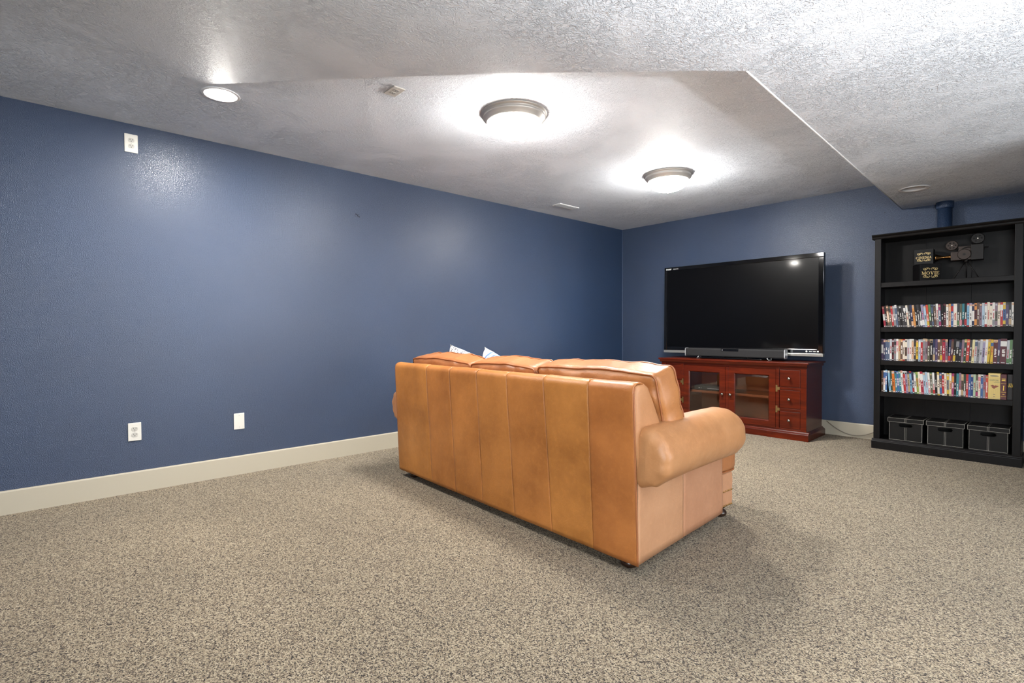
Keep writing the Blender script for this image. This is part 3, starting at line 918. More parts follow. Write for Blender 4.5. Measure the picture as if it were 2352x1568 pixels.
# glazed doors
for s in (-1, 1):
    xa, xb = (0.017, 0.489) if s > 0 else (-0.489, -0.017)
    z0, z1 = 0.100, 0.674
    dm = MB()
    rw = 0.060
    dm.box(xa, xa + rw, y0 - 0.001, y0 + 0.02, z0, z1); dm.box(xb - rw, xb, y0 - 0.001, y0 + 0.02, z0, z1)
    dm.box(xa + rw, xb - rw, y0 - 0.001, y0 + 0.02, z0, z0 + 0.055); dm.box(xa + rw, xb - rw, y0 - 0.001, y0 + 0.02, z1 - 0.060, z1)
    dr = dm.build('door', W, ST)
    # sloped glazing bead
    gx0, gx1, gz0, gz1 = xa + rw, xb - rw, z0 + 0.055, z1 - 0.060
    bd = MB()
    o0 = [(gx0, y0 - 0.001, gz0), (gx1, y0 - 0.001, gz0), (gx1, y0 - 0.001, gz1), (gx0, y0 - 0.001, gz1)]
    i0 = [(gx0 + .010, y0 + 0.009, gz0 + .010), (gx1 - .010, y0 + 0.009, gz0 + .010), (gx1 - .010, y0 + 0.009, gz1 - .010), (gx0 + .010, y0 + 0.009, gz1 - .010)]
    bd.rings([o0, i0], False, False)
    bd.build('glazing_bead', W, dr)
    gl = MB()
    o1 = [(gx0 + .008, y0 + 0.012, gz0 + .008), (gx1 - .008, y0 + 0.012, gz0 + .008), (gx1 - .008, y0 + 0.012, gz1 - .008), (gx0 + .008, y0 + 0.012, gz1 - .008)]
    i1 = [(gx0 + .030, y0 + 0.010, gz0 + .030), (gx1 - .030, y0 + 0.010, gz0 + .030), (gx1 - .030, y0 + 0.010, gz1 - .030), (gx0 + .030, y0 + 0.010, gz1 - .030)]
    gl.rings([o1, i1], False, True)
    gl.build('glass_pane', 'clear_glass_pane', dr)
    knob(dr, s * 0.043, 0.385)
    for z in (0.283, 0.487):
        hm = MB()
        hx = s * 0.509
        hm.box(min(hx - s * .018, hx - s * .002), max(hx - s * .018, hx - s * .002), y0 - 0.004, y0, z - 0.033, z + 0.033)
        hm.box(min(hx - s * .002, hx + s * .018), max(hx - s * .002, hx + s * .018), y0 - 0.0035, y0, z - 0.014, z + 0.014)
        hm.build('hinge', 'antique_brass', dr)
# media player behind the left door
SM = Matrix.Translation(ST.location) @ Matrix.Rotation(0.018, 4, 'Z')
mp = thing('media_player', 'small grey media player on the stand shelf behind the left glass door', 'media player', SM @ Vector((-0.25, 0.16, 0.400)), 0.018)
box('case', 'player_grey', mp, -0.15, 0.15, -0.06, 0.12, 0.006, 0.052, 0.003)
box('display_strip', 'silver_plastic', mp, 0.00, 0.13, -0.0612, -0.0602, 0.020, 0.026)
box('button', 'silver_plastic', mp, -0.10, -0.085, -0.063, -0.060, 0.018, 0.030, 0.001)
box('button', 'silver_plastic', mp, -0.075, -0.065, -0.063, -0.060, 0.020, 0.028, 0.001)
for x in (-0.12, 0.12):
    box('foot', 'tv_back', mp, x - 0.012, x + 0.012, -0.04, -0.016, 0.0, 0.006)

# ------------------------------------------------------------------ television
TZ = 0.749
tv = thing('television', 'large black flat television standing on the cherry wood stand', 'television', (0.861 + 0.854, -0.35, TZ), 0.022)
tv.rotation_euler.x = -0.014
tw, z0, z1 = 0.854, 0.050, 1.065          # half width, bottom, top above the stand
fr = MB()
fr.box(-tw, tw, 0.0, 0.055, z1 - 0.043, z1); fr.box(-tw, -tw + 0.036, 0.0, 0.055, z0 + 0.030, z1 - 0.043)
fr.box(tw - 0.046, tw, 0.0, 0.055, z0 + 0.030, z1 - 0.043); fr.box(-tw + 0.036, tw - 0.046, 0.0, 0.055, z0 + 0.030, z0 + 0.072)
fr.build('bezel', 'tv_bezel', tv, bevel=0.004, seg=2)
box('screen', 'tv_screen', tv, -tw + 0.030, tw - 0.040, 0.006, 0.050, z0 + 0.068, z1 - 0.038)
MB().prism([(0.055, z0 + 0.03), (0.055, z1 - 0.01), (0.075, z1 - 0.03), (0.105, z1 - 0.35), (0.105, z0 + 0.25), (0.075, z0 + 0.05)], 'x', -tw + 0.02, tw - 0.02).build('rear_shell', 'tv_back', tv, bevel=0.004)
box('silver_strip', 'tv_silver', tv, -tw, tw, -0.001, 0.05, z0, z0 + 0.030, 0.003)
box('neck', 'tv_back', tv, -0.13, 0.13, 0.03, 0.075, 0.010, z0 + 0.12, 0.004)
MB().prism([(-0.32, -0.12), (0.32, -0.12), (0.36, -0.07), (0.36, 0.12), (0.30, 0.20), (-0.30, 0.20), (-0.36, 0.12), (-0.36, -0.07)], 'z', 0.0, 0.014).build('base_plate', 'tv_bezel', tv, bevel=0.004)
text_mesh('maker_mark', 'SHARP', 0.023, 'print_white', tv, (-tw + 0.058, -0.0006, z1 - 0.026), (R(90), 0, 0), 0.0006)
text_mesh('series_mark', 'AQUOS', 0.019, 'print_white', tv, (-tw + 0.148, -0.0006, z1 - 0.026), (R(90), 0, 0))
mk = MB()
mk.lathe([(0.0, -0.001), (0.009, -0.001), (0.009, 0.0)], (tw - 0.145, 0, z0 + 0.050), 16, 'y')
for x in (0.118, 0.108, 0.098, 0.082, 0.074, 0.066): mk.box(tw - x - 0.003, tw - x + 0.004, -0.001, 0.0, z0 + 0.046, z0 + 0.054)
mk.box(tw - 0.052, tw - 0.036, -0.001, 0.0, z0 + 0.043, z0 + 0.057)
mk.build('badge_marks', 'print_white', tv)

# soundbar on two bent wire feet
sb = thing('soundbar', 'long dark grey soundbar with silver ends in front of the television', 'soundbar', (1.725, -0.415, TZ), 0.0)
hw = 0.540
MB().prism([(-0.030, 0.024), (0.030, 0.024), (0.036, 0.034), (0.036, 0.104), (0.028, 0.114), (-0.024, 0.114), (-0.036, 0.100), (-0.036, 0.034)], 'x', -hw + 0.008, hw - 0.008).build('body', 'soundbar_cloth', sb, bevel=0.002)
for s in (-1, 1):
    x = s * hw
    MB().prism([(-0.031, 0.022), (0.031, 0.022), (0.038, 0.033), (0.038, 0.105), (0.029, 0.116), (-0.026, 0.116), (-0.039, 0.101), (-0.039, 0.033)], 'x', min(x, x - s * 0.008), max(x, x - s * 0.008)).build('end_cap', 'silver_plastic', sb, bevel=0.002)
    fx = s * 0.385
    MB().tube([(fx - s * 0.010, -0.030, 0.026), (fx - s * 0.014, -0.040, 0.022), (fx - s * 0.004, -0.048, 0.012), (fx + s * 0.004, -0.046, 0.0045), (fx + s * 0.004, 0.03, 0.0045), (fx, 0.034, 0.014), (fx - s * 0.006, 0.028, 0.026)], 0.004, 8).build('wire_foot', 'silver_plastic', sb, smooth=True)
box('display', 'soundbar_gloss', sb, -0.115, 0.075, -0.0375, -0.030, 0.086, 0.112, 0.001)
MB().lathe([(0.0, -0.0385), (0.005, -0.0385), (0.005, -0.037)], (-0.100, 0, 0.098), 14, 'y').build('indicator', 'print_white', sb)

# cable running along the baseboard
path = []
for i in range(25):
    u = i / 24
    path.append((2.515 + 0.50 * u, -0.024 - 0.01 * math.sin(math.pi * u), 0.135 - 0.112 * math.sin(math.pi * min(1, u * 1.02)) ** 0.9 + 0.0 * u))
o = MB().tube(path, 0.0042, 8).build('power_cable', 'cable_rubber', smooth=True)
tag(o, 'thin grey cable sagging between tv stand and bookcase', 'cable')

# ------------------------------------------------------------------ bookcase
BK = 'black_painted_wood'
bc = thing('bookcase', 'tall black wooden bookcase filled with movie cases', 'bookcase', (3.477, -0.41, 0), 0)
hw, bd = 0.474, 0.292
si = hw - 0.047                       # inner edge of the stiles
for s in (-1, 1):
    box('stile', BK, bc, min(s * si, s * hw), max(s * si, s * hw), 0.0, 0.022, 0.08, 1.866, 0.002)
    box('side_panel', BK, bc, min(s * (hw - 0.02), s * hw), max(s * (hw - 0.02), s * hw), 0.022, bd, 0.0, 1.866)
    box('side_lining', BK, bc, min(s * si, s * (hw - 0.02)), max(s * si, s * (hw - 0.02)), 0.022, 0.04, 0.08, 1.866)
for k in range(3):
    x0 = -hw + 0.02 + k * (2 * hw - 0.04) / 3
    box('back_board', BK, bc, x0, x0 + (2 * hw - 0.04) / 3 - 0.002, bd - 0.008 - 0.002 * (k == 1), bd, 0.02, 1.866)
MB().prism([(-0.006, 1.862), (bd, 1.862), (bd, 1.902), (-0.024, 1.902), (-0.026, 1.896), (-0.020, 1.888), (-0.012, 1.880), (-0.010, 1.870)], 'x', -hw - 0.020, hw + 0.020).build('cornice', BK, bc, bevel=0.002)
for z in (1.475, 1.080, 0.787, 0.508):
    box('shelf', BK, bc, -hw + 0.02, hw - 0.02, 0.006, bd - 0.01, z - 0.041, z, 0.002)
box('bottom_shelf', BK, bc, -hw + 0.02, hw - 0.02, 0.004, bd - 0.01, 0.066, 0.086)
MB().prism([(-0.022, 0.0), (0.004, 0.0), (0.004, 0.088), (-0.002, 0.088), (-0.006, 0.083), (-0.012, 0.080), (-0.014, 0.073), (-0.020, 0.070), (-0.022, 0.064)], 'x', -hw - 0.010, hw + 0.010).build('plinth_front', BK, bc, bevel=0.0015)
for s in (-1, 1):
    x = s * hw
    box('plinth_side', BK, bc, min(x, x + s * 0.010), max(x, x + s * 0.010), 0.004, bd, 0.0, 0.072, 0.002)

# ------------------------------------------------------------------ movie cases
PAL = {'crimson': (176, 28, 56), 'black': (22, 20, 22), 'brown': (104, 74, 58), 'olive': (92, 92, 70), 'red': (196, 36, 40), 'white': (226, 224, 218),
       'grey': (134, 134, 138), 'slate blue': (74, 94, 124), 'charcoal': (56, 54, 58), 'cream': (230, 216, 192), 'navy': (36, 44, 84), 'orange': (226, 140, 52),
       'lavender': (150, 138, 176), 'pale blue': (166, 194, 216), 'yellow': (226, 182, 38), 'green': (84, 132, 76), 'magenta': (168, 44, 100), 'maroon': (92, 30, 40),
       'peach': (226, 172, 130), 'blue': (52, 96, 162), 'teal': (40, 128, 142), 'sky blue': (112, 172, 208), 'pink': (222, 130, 140), 'mauve': (136, 108, 124),
       'tan': (188, 156, 112), 'silver': (182, 184, 190), 'violet': (78, 62, 104), 'dark green': (48, 72, 56), 'pale yellow': (224, 212, 148), 'vermilion': (220, 70, 44),
       'pale green': (172, 198, 160), 'deep blue': (30, 60, 128), 'bright orange': (230, 112, 24), 'lime': (150, 170, 62)}
ROW1 = 'crimson/white black/white brown/peach olive/charcoal red/red grey/white slate_blue/white charcoal/white black/olive charcoal/peach charcoal/white cream/white charcoal/brown navy/peach orange/peach black/white charcoal/grey black/white lavender/white pale_blue/blue vermilion/yellow green/charcoal slate_blue/black brown/grey white/grey magenta/slate_blue black/brown maroon/black white/cream peach/orange blue/red cream/white:1.5 charcoal/green olive/pink teal/charcoal black/red sky_blue/red white/lavender navy/white orange/maroon brown/black mauve/charcoal pale_blue/silver white/red cream/peach cream/pink white/grey mauve/olive cream/brown red/white yellow/blue violet/black:1.15 black/tan white/cream'.split()
ROW2 = 'violet/white navy/mauve slate_blue/black slate_blue/grey silver/white maroon/black grey/charcoal white/pink tan/brown brown/orange cream/red cream/brown silver/blue white/cream peach/white charcoal/white yellow/black pale_blue/white red/grey grey/tan mauve/tan olive/maroon black/tan:1.3 navy/tan violet/grey brown/cream brown/yellow crimson/red:1.25 mauve/peach navy/red maroon/brown black/yellow black/grey:1.25 black/navy mauve/charcoal dark_green/lime vermilion/red:1.2 charcoal/black pale_yellow/cream silver/slate_blue grey/brown silver/white lavender/orange white/violet yellow/orange yellow/blue maroon/peach:1.6 violet/charcoal maroon/white:2.4 silver/green green/olive charcoal/grey:0.7'.split()
ROW3 = 'brown/grey white/blue blue/sky_blue sky_blue/cream dark_green/cream bright_orange/peach:1.25 teal/blue blue/lavender teal/green white/pink red/white:1.1 lavender/white tan/navy sky_blue/red navy/red white/green lime/green cream/peach crimson/white:1.3 pale_blue/grey pale_blue/white white/pink olive/green white/red black/white cream/yellow blue/brown red/white cream/pink yellow/grey pale_yellow/white magenta/orange black/blue teal/sky_blue mauve/white tan/brown dark_green/silver red/crimson blue/violet deep_blue/silver pale_green/pale_blue olive/magenta cream/pink blue/white mauve/grey vermilion/red'.split()
rnd = random.Random(11)
def ordinal(n):
    return f'{n}{"th" if 10 <= n % 100 <= 20 else {1: "st", 2: "nd", 3: "rd"}.get(n % 10, "th")}'
def case_mesh(name, w, h, dpt, main, sec, style, rr):
    """box with a printed spine (front, -y): bands, a title block run and a foot logo; base corner at x=0, z=0"""
    V, F, CL = [], [], []
    def quad(ps, c):
        o = len(V); V.extend(ps); F.append((o, o + 1, o + 2, o + 3)); CL.append(c)
    m_, s_ = PAL[main], PAL[sec]
    dark = tuple(int(v * 0.35) for v in m_)
    edge = (24, 24, 26)
    quad([(0, 0, 0), (0, dpt, 0), (w, dpt, 0), (w, 0, 0)], edge)
    quad([(0, 0, h), (w, 0, h), (w, dpt, h), (0, dpt, h)], edge)
    quad([(0, 0, 0), (0, 0, h), (0, dpt, h), (0, dpt, 0)], m_ if style % 3 else edge)
    quad([(w, 0, 0), (w, dpt, 0), (w, dpt, h), (w, 0, h)], edge)
    quad([(0, dpt, 0), (0, dpt, h), (w, dpt, h), (w, dpt, 0)], edge)
    # spine bands from the foot up
    cuts = [0, 0.05 + 0.05 * rr.random(), 0.22 + 0.12 * rr.random(), 0.60 + 0.15 * rr.random(), 0.86 + 0.06 * rr.random(), 1.0]
    if style == 0: cols = [m_, m_, m_, m_, m_]
    elif style == 1: cols = [m_, m_, m_, m_, s_]
    elif style == 2: cols = [m_, s_, m_, m_, m_]
    elif style == 3: cols = [dark, m_, s_, m_, m_]
    elif style == 4: cols = [m_, m_, m_, s_, m_]
    else: cols = [s_, m_, m_, m_, s_]
    for k in range(5):
        quad([(0, 0, cuts[k] * h), (w, 0, cuts[k] * h), (w, 0, cuts[k + 1] * h), (0, 0, cuts[k + 1] * h)], cols[k])
    lum = sum(m_) / 3
    ink = (236, 232, 224) if lum < 120 else ((40, 36, 40) if style % 2 else PAL['red'])
    # title: a run of small marks up the middle of the spine
    zz = cuts[2] * h + 0.004
    while zz < cuts[3] * h - 0.006:
        l_ = 0.0035 + 0.005 * rr.random()
        if rr.random() < 0.78:
            a = 0.24 + 0.1 * rr.random(); b = 0.62 + 0.16 * rr.random()
            quad([(w * a, -0.0002, zz), (w * b, -0.0002, zz), (w * b, -0.0002, zz + l_), (w * a, -0.0002, zz + l_)], ink)
        zz += l_ + 0.0018
    # foot logo and head picture
    lg = (230, 230, 228) if lum < 130 else (50, 48, 52)
    quad([(w * .2, -0.0002, 0.007), (w * .8, -0.0002, 0.007), (w * .8, -0.0002, 0.012), (w * .2, -0.0002, 0.012)], lg)
    if style in (1, 3, 5):
        c = PAL[rr.choice(['peach', 'tan', 'charcoal', 'silver'])]
        quad([(w * .12, -0.0002, h * .88), (w * .88, -0.0002, h * .88), (w * .88, -0.0002, h * .95), (w * .12, -0.0002, h * .95)], c)
    me = bpy.data.meshes.new(name); me.from_pydata(V, [], F)
    ca = me.color_attributes.new('print', 'FLOAT_COLOR', 'CORNER')
    i = 0
    for f_, c in zip(F, CL):
        g_ = sum(c) / 3; c = tuple((v * 0.78 + g_ * 0.22) * 0.90 for v in c)
        cc = srgb(*c)
        for _ in f_:
            ca.data[i].color = cc; i += 1
    me.materials.append(MATS['printed_case'])
    return me
def place_row(row, x0, x1, z, rowname, lean, yfront):
    items = []
    for it in row:
        cw = it.split(':'); wf = float(cw[1]) if len(cw) > 1 else 1.0
        mn, sc = [q.replace('_', ' ') for q in cw[0].split('/')]
        items.append((wf, mn, sc))
    tot = sum(i[0] for i in items)
    # the rise of a leaning case takes a little extra width
    leans = [math.tan(R(lean((k + 0.5) / len(items)))) for k in range(len(items))]
    extra = sum(0.192 * max(0.0, b_ - a_) for a_, b_ in zip(leans, leans[1:]))
    unit = (x1 - x0 - extra) / sum(i[0] / math.cos(R(abs(lean(k / len(items))))) for k, i in enumerate(items))
    x = x0
    n_ = len(items)
    for k, (wf, mn, sc) in enumerate(items):
        w = unit * wf * 0.975
        a = R(lean((k + 0.5) / n_))
        if k and a > pa + 1e-6: x += 0.192 * (math.tan(a) - math.tan(pa))
        pa = a
        h = 0.190 + (0.006 * rnd.random() if rnd.random() < 0.3 else 0.0) - (0.004 * rnd.random())
        if wf > 2: h = 0.197
        me = case_mesh('movie_case', w, h, 0.135, mn, sc, rnd.randrange(6), rnd)
        o = bpy.data.objects.new('movie_case', me); COL.objects.link(o)
        yy = yfront + 0.003 * rnd.random()
        # positive lean: the head goes left, resting on the left foot edge
        if a >= 0:
            o.location = (x, yy, z + 0.0004); o.rotation_euler = (0, -a, 0)
        else:
            o.location = (x + w / math.cos(a) - w * math.cos(a), yy, z + 0.0004 + w * math.sin(-a)); o.rotation_euler = (0, -a, 0)
        x += unit * wf / math.cos(a)
        art = 'wide ' if wf >= 1.5 else ''
        sec = f' and {sc}' if sc != mn else ''
        tag(o, f'{art}{mn}{sec} movie case, {ordinal(k + 1)} from left in the {rowname} movie row', 'movie case', f'movie cases in the {rowname} row')
    return x
place_row(ROW1, 3.071, 3.905, 1.080, 'top', lambda u: 5.6 if u < 0.34 else (5.6 * (0.56 - u) / 0.22 if u < 0.56 else 0.0), -0.388)
place_row(ROW2, 3.052, 3.905, 0.787, 'middle', lambda u: 0.0 if u < 0.55 else (-2.6 if u < 0.86 else -1.6), -0.385)
place_row(ROW3, 3.054, 3.760, 0.508, 'bottom', lambda u: 0.0 if u < 0.06 else (4.0 if u < 0.45 else (4.0 * (0.68 - u) / 0.23 if u < 0.68 else -0.5)), -0.385)

# boxed sets at the right end of the bottom row
def boxset(name, label, x0, x1, z, h, col, build):
    t = thing(name, label, 'box set', ((x0 + x1) / 2, -0.387, z), 0)
    w = (x1 - x0) / 2
    n_ = N(name + '_card'); n_.set(col=srgb(*col), rough=0.5)
    box('slipcase', name + '_card', t, -w, w, 0, 0.14, 0.0004, h, 0.001)
    build(t, w, h)
    return t
simple('print_brown', srgb(120, 66, 50), 0.6); simple('print_olive', srgb(128, 130, 96), 0.6); simple('print_grey', srgb(120, 112, 96), 0.6); simple('print_gold', srgb(216, 182, 70), 0.5)
simple('print_stripe', srgb(176, 152, 84), 0.6)
def tan_art(t, w, h):
    mb = MB()
    for i in range(15): mb.box(-w + 0.006 + i * 0.0044, -w + 0.0072 + i * 0.0044, -0.0004, 0, 0.012, h - 0.03)
    mb.build('pinstripes', 'print_stripe', t)
    mb = MB().lathe([(0.0, -0.0008), (1.0, -0.0008), (1.0, 0.0)], (0, 0, 0), 24, 'y')
    mb.v = [(x * 0.026, y, z * 0.0055 + h - 0.020) for x, y, z in mb.v]
    mb.build('title_plate', 'print_grey', t)
    mb = MB()
    rr = random.Random(4)
    for i in range(7): mb.box(-0.027 + i * 0.0075, -0.0225 + i * 0.0075, -0.0008, 0, h - 0.060 + 0.003 * rr.random(), h - 0.049 + 0.003 * rr.random())
    mb.build('script_title', 'print_olive', t)
    text_mesh('title_word', 'LAND', 0.013, 'print_olive', t, (0.014, -0.0006, h - 0.069), (R(90), 0, 0), 0.0002)
    pts = []
    for i in range(28):
        a = 2 * math.pi * i / 28
        r_ = 1 + 0.28 * math.sin(3 * a + 0.5) + 0.15 * math.sin(7 * a)
        pts.append((0.019 * r_ * math.cos(a), 0.0125 * r_ * math.sin(a) + h - 0.104))
    MB().prism(pts, 'y', -0.0008, 0).build('emblem', 'print_brown', t)
    mb = MB(); mb.box(-0.006, 0.006, -0.0006, 0, 0.036, 0.040); mb.box(-0.006, 0.006, -0.0006, 0, 0.018, 0.022); mb.box(-w, w, -0.0006, 0, 0.008, 0.0095)
    mb.build('foot_print', 'print_grey', t)
boxset('tan_box_set', 'wide tan box set with brown animal emblem, end of the bottom movie row', 3.762, 3.832, 0.508, 0.203, (206, 184, 118), tan_art)
def maroon_art(t, w, h):
    mb = MB()
    for z in (0.024, 0.058, 0.125): mb.box(-w + 0.002, w - 0.002, -0.0006, 0, z, z + 0.0022)
    for z, a in ((0.160, 0.011), (0.151, 0.009), (0.146, 0.012)): mb.box(-a, a, -0.0006, 0, z, z + 0.0045)
    mb.box(-0.006, 0.006, -0.0006, 0, 0.040, 0.044)
    mb.prism([(-0.004, 0.072), (0.004, 0.072), (0.0025, 0.082), (0.003, 0.098), (0.006, 0.112), (0.0, 0.108), (-0.003, 0.113), (-0.002, 0.098), (-0.003, 0.082)], 'y', -0.0006, 0)
    mb.build('gilt_print', 'print_gold', t)
boxset('maroon_box_set', 'maroon box set with gilt bands between tan and black box sets', 3.833, 3.868, 0.508, 0.198, (72, 26, 30), maroon_art)
def black_art(t, w, h):
    text_mesh('logo_upper', 'STAR', 0.021, 'print_gold', t, (0.0, -0.0006, h * 0.60), (R(90), 0, 0), 0.0006, squeeze=0.9)
    text_mesh('logo_lower', 'WARS', 0.021, 'print_gold', t, (0.0, -0.0006, h * 0.60 - 0.0155), (R(90), 0, 0), 0.0006, squeeze=0.9)
bbs = boxset('black_box_set', 'black box set with yellow logo at right end of bottom movie row', 3.870, 3.929, 0.508, 0.198, (24, 18, 20), black_art)
bbs.location.y = -0.366

# ------------------------------------------------------------------ CINEMA and MOVIE boxes
def serif(word, size):
    """flat serif capitals as 2-D polygons, centred on x; size = cap height"""
    T, t_ = 0.20, 0.075                     # thick and thin strokes
    def stem(x, T_): return [[(x, 0), (x + T_, 0), (x + T_, 1), (x, 1)]]
    def slab(x0, x1, top):
        return [[(x0, 1 - .07), (x1, 1 - .07), (x1, 1), (x0, 1)]] if top else [[(x0, 0), (x1, 0), (x1, .07), (x0, .07)]]
    def bar(x0, x1, z): return [[(x0, z), (x1, z), (x1, z + .075), (x0, z + .075)]]
    def arc(cx, rx, a0, a1, n_=14):
        out = []
        for i in range(n_):
            q = []
            for a, ro in ((a0 + (a1 - a0) * i / n_, 1), (a0 + (a1 - a0) * (i + 1) / n_, 1), (a0 + (a1 - a0) * (i + 1) / n_, 0), (a0 + (a1 - a0) * i / n_, 0)):
                ar = R(a); th = T * abs(math.cos(ar)) + t_ * abs(math.sin(ar))
                rxx = rx - (0 if ro else th); rz = 0.5 - (0 if ro else t_)
                q.append((cx + rxx * math.cos(ar), 0.5 + rz * math.sin(ar)))
            out.append(q)
        return out
    def diag(x0, x1, T_, z0=0, z1=1): return [[(x0, z0), (x0 + T_, z0), (x1 + T_, z1), (x1, z1)]]
    G = {'C': (0.86, arc(0.45, 0.45, 42, 318) + [[(0.74, .66), (0.82, .66), (0.82, .95), (0.74, .9)]]),
         'I': (0.40, stem(0.10, T) + slab(0, .40, 1) + slab(0, .40, 0)),
         'N': (0.92, stem(0.12, t_) + stem(0.75, t_) + diag(0.70, 0.10, T) + slab(0, .28, 0) + slab(0, .2, 1) + slab(.64, .92, 1)),
         'E': (0.76, stem(0.10, T) + slab(0, .74, 1) + slab(0, .76, 0) + bar(.2, .56, .47) + [[(.66, .74), (.74, .74), (.74, 1), (.66, 1)], [(.68, 0), (.76, 0), (.76, .28), (.68, .28)], [(.5, .38), (.56, .38), (.56, .62), (.5, .62)]]),
         'M': (1.12, stem(0.12, t_) + stem(0.83, T) + diag(0.50, 0.10, T) + diag(0.52, 0.86, t_) + slab(0, .28, 0) + slab(.72, 1.12, 0) + slab(0, .2, 1) + slab(.94, 1.12, 1)),
         'A': (0.94, diag(0.12, 0.42, t_) + diag(0.64, 0.40, T) + bar(.26, .66, .30) + slab(0, .30, 0) + slab(.54, .94, 0)),
         'O': (0.94, arc(0.47, 0.47, 0, 360, 28)),
         'V': (0.94, diag(0.40, 0.10, T) + diag(0.48, 0.76, t_) + slab(0, .40, 1) + slab(.66, .94, 1))}
    polys = []; x = 0
    for ch in word:
        w_, ps = G[ch]
        polys += [[((px + x) * size, pz * size) for px, pz in p] for p in ps]
        x += w_ + 0.09
    x = (x - 0.09) * size
    return [[(px - x / 2, pz) for px, pz in p] for p in polys], x
def flourish(w, flip):
    """mirrored scrollwork strokes as paths, width w"""
    out = []
    for s in (-1, 1):
        p = []
        for i in range(25):
            u = i / 24
            a = u * math.pi * 2.0
            x = s * (0.03 + 0.46 * u) * w
            p.append((x, flip * 0.095 * w * math.sin(a + 0.5) * (0.6 + 0.4 * u)))
        out.append((p, 0.028 * w))
        q = []
        for i in range(18):
            a = i / 17 * math.pi * 1.7
            q.append((s * (0.40 * w + 0.085 * w * math.cos(a + 0.4)), flip * 0.065 * w * math.sin(a + 0.4)))
        out.append((q, 0.016 * w))
        q = []
        for i in range(18):
            a = i / 17 * math.pi * 1.3
            q.append((s * (0.20 * w + 0.16 * w * math.cos(a)), flip * 0.085 * w * math.sin(a)))
        out.append((q, 0.014 * w))
    return out
def word_box(name, label, word, size, loc, rotz, zt):
    t = thing(name, label, 'decorative box', loc, rotz)
    s = size / 2
    box('base_box', 'black_board', t, -s, s, -s, s, 0.0, size * 0.72, 0.001)
    box('lid', 'black_board', t, -s - 0.0015, s + 0.0015, -s - 0.0015, s + 0.0015, size * 0.72, size, 0.0015)
    polys, wd = serif(word, size * 0.20)
    k = size * 0.84 / wd
    mb = MB()
    y = -s - 0.0022
    for p in polys: mb.prism([(px * k, pz * min(k, 1.15) + size * zt) for px, pz in p], 'y', y, y + 0.0018)
    mb.build('lettering', 'gold_print', t)
    mb = MB()
    for flip, zc in ((1, zt + 0.33), (-1, zt - 0.10)):
        for path, th in flourish(size * 0.74, flip):
            mb.tube([(x, y + 0.0012, z + size * zc) for x, z in path], lambda u, th=th: 0.0009 + th * 0.5 * math.sin(math.pi * min(1, max(0, u))), 6)
    fl_ = mb.build('flourish', 'gold_print', t)
    fl_.scale = (1, 1, 1)
    for v in fl_.data.vertices: v.co.y = y + (v.co.y - y) * 0.15
    return t
word_box('movie_box', 'black box lettered MOVIE on the bookcase top shelf', 'MOVIE', 0.148, (3.343, -0.238, 1.475), R(29), 0.36)
word_box('cinema_box', 'black box lettered CINEMA stacked on the MOVIE box', 'CINEMA', 0.128, (3.328, -0.230, 1.475 + 0.1482), R(3), 0.36)

# ------------------------------------------------------------------ antique film camera prop
fc = thing('film_camera_model', 'dark metal antique film camera model on a tripod, top bookcase shelf', 'camera model', (3.604, -0.235, 1.475), R(4))
I1, I2 = 'iron_prop', 'iron_prop_dark'
box('camera_body', I1, fc, -0.098, 0.030, -0.035, 0.035, 0.160, 0.232, 0.003)
box('film_magazine', I2, fc, 0.030, 0.108, -0.040, 0.040, 0.156, 0.282, 0.003)
MB().lathe([(0.0, -0.046), (0.040, -0.046), (0.044, -0.040), (0.044, 0.0), (0.0, 0.0)], (-0.012, 0.0, 0.205), 28, 'y', cap=False).build('side_drum', I1, fc, smooth=False)
MB().lathe([(0.0, -0.050), (0.010, -0.050), (0.010, -0.045)], (-0.012, 0.0, 0.205), 14, 'y').build('drum_hub', I2, fc)
# film reel on the left arm, with round openings
def reel(x, z, r, mat):
    o = MB().lathe([(0.0, -0.008), (r * 0.9, -0.008), (r, -0.005), (r, 0.005), (r * 0.9, 0.008), (0.0, 0.008)], (x, -0.006, z), 32, 'y', cap=False).build('film_reel', mat, fc)
    for i in range(6):
        a = i * math.pi / 3
        MB().lathe([(0.0, -0.0088), (r * 0.14, -0.0088), (r * 0.14, -0.007)], (x + r * 0.55 * math.cos(a), -0.006, z + r * 0.55 * math.sin(a)), 12, 'y').build('reel_hole', 'box_hole', o)
    MB().lathe([(0.0, -0.012), (r * 0.12, -0.012), (r * 0.14, -0.008)], (x, -0.006, z), 12, 'y').build('reel_hub', 'steel_knob', o)
reel(-0.092, 0.289, 0.041, I1)
reel(0.070, 0.330, 0.044, I2)
MB().tube([(-0.060, -0.004, 0.268), (-0.040, -0.004, 0.248), (-0.025, -0.004, 0.228)], 0.005, 8).build('reel_arm', I2, fc, smooth=True)
MB().tube([(0.070, -0.004, 0.300), (0.070, -0.004, 0.276)], 0.006, 8).build('reel_arm', I2, fc, smooth=True)
arch = [(-0.032 + 0.045 * (1 - math.cos(math.pi * i / 14)), -0.030, 0.236 + 0.028 * math.sin(math.pi * i / 14)) for i in range(15)]
MB().tube(arch, 0.004, 8).build('carry_handle', I2, fc, smooth=True)
box('top_plate', I1, fc, -0.050, 0.030, -0.012, 0.022, 0.232, 0.276, 0.002)
hornp = [(0.012, 0.0), (0.016, 0.010), (0.011, 0.018), (0.014, 0.030), (0.010, 0.038), (0.012, 0.055), (0.022, 0.080), (0.032, 0.098), (0.033, 0.102), (0.028, 0.100), (0.0, 0.080)]
MB().lathe([(r, -h) for r, h in hornp], (-0.098, 0.0, 0.196), 24, 'x', cap=False).build('lens_horn', 'brass_prop', fc, smooth=True)
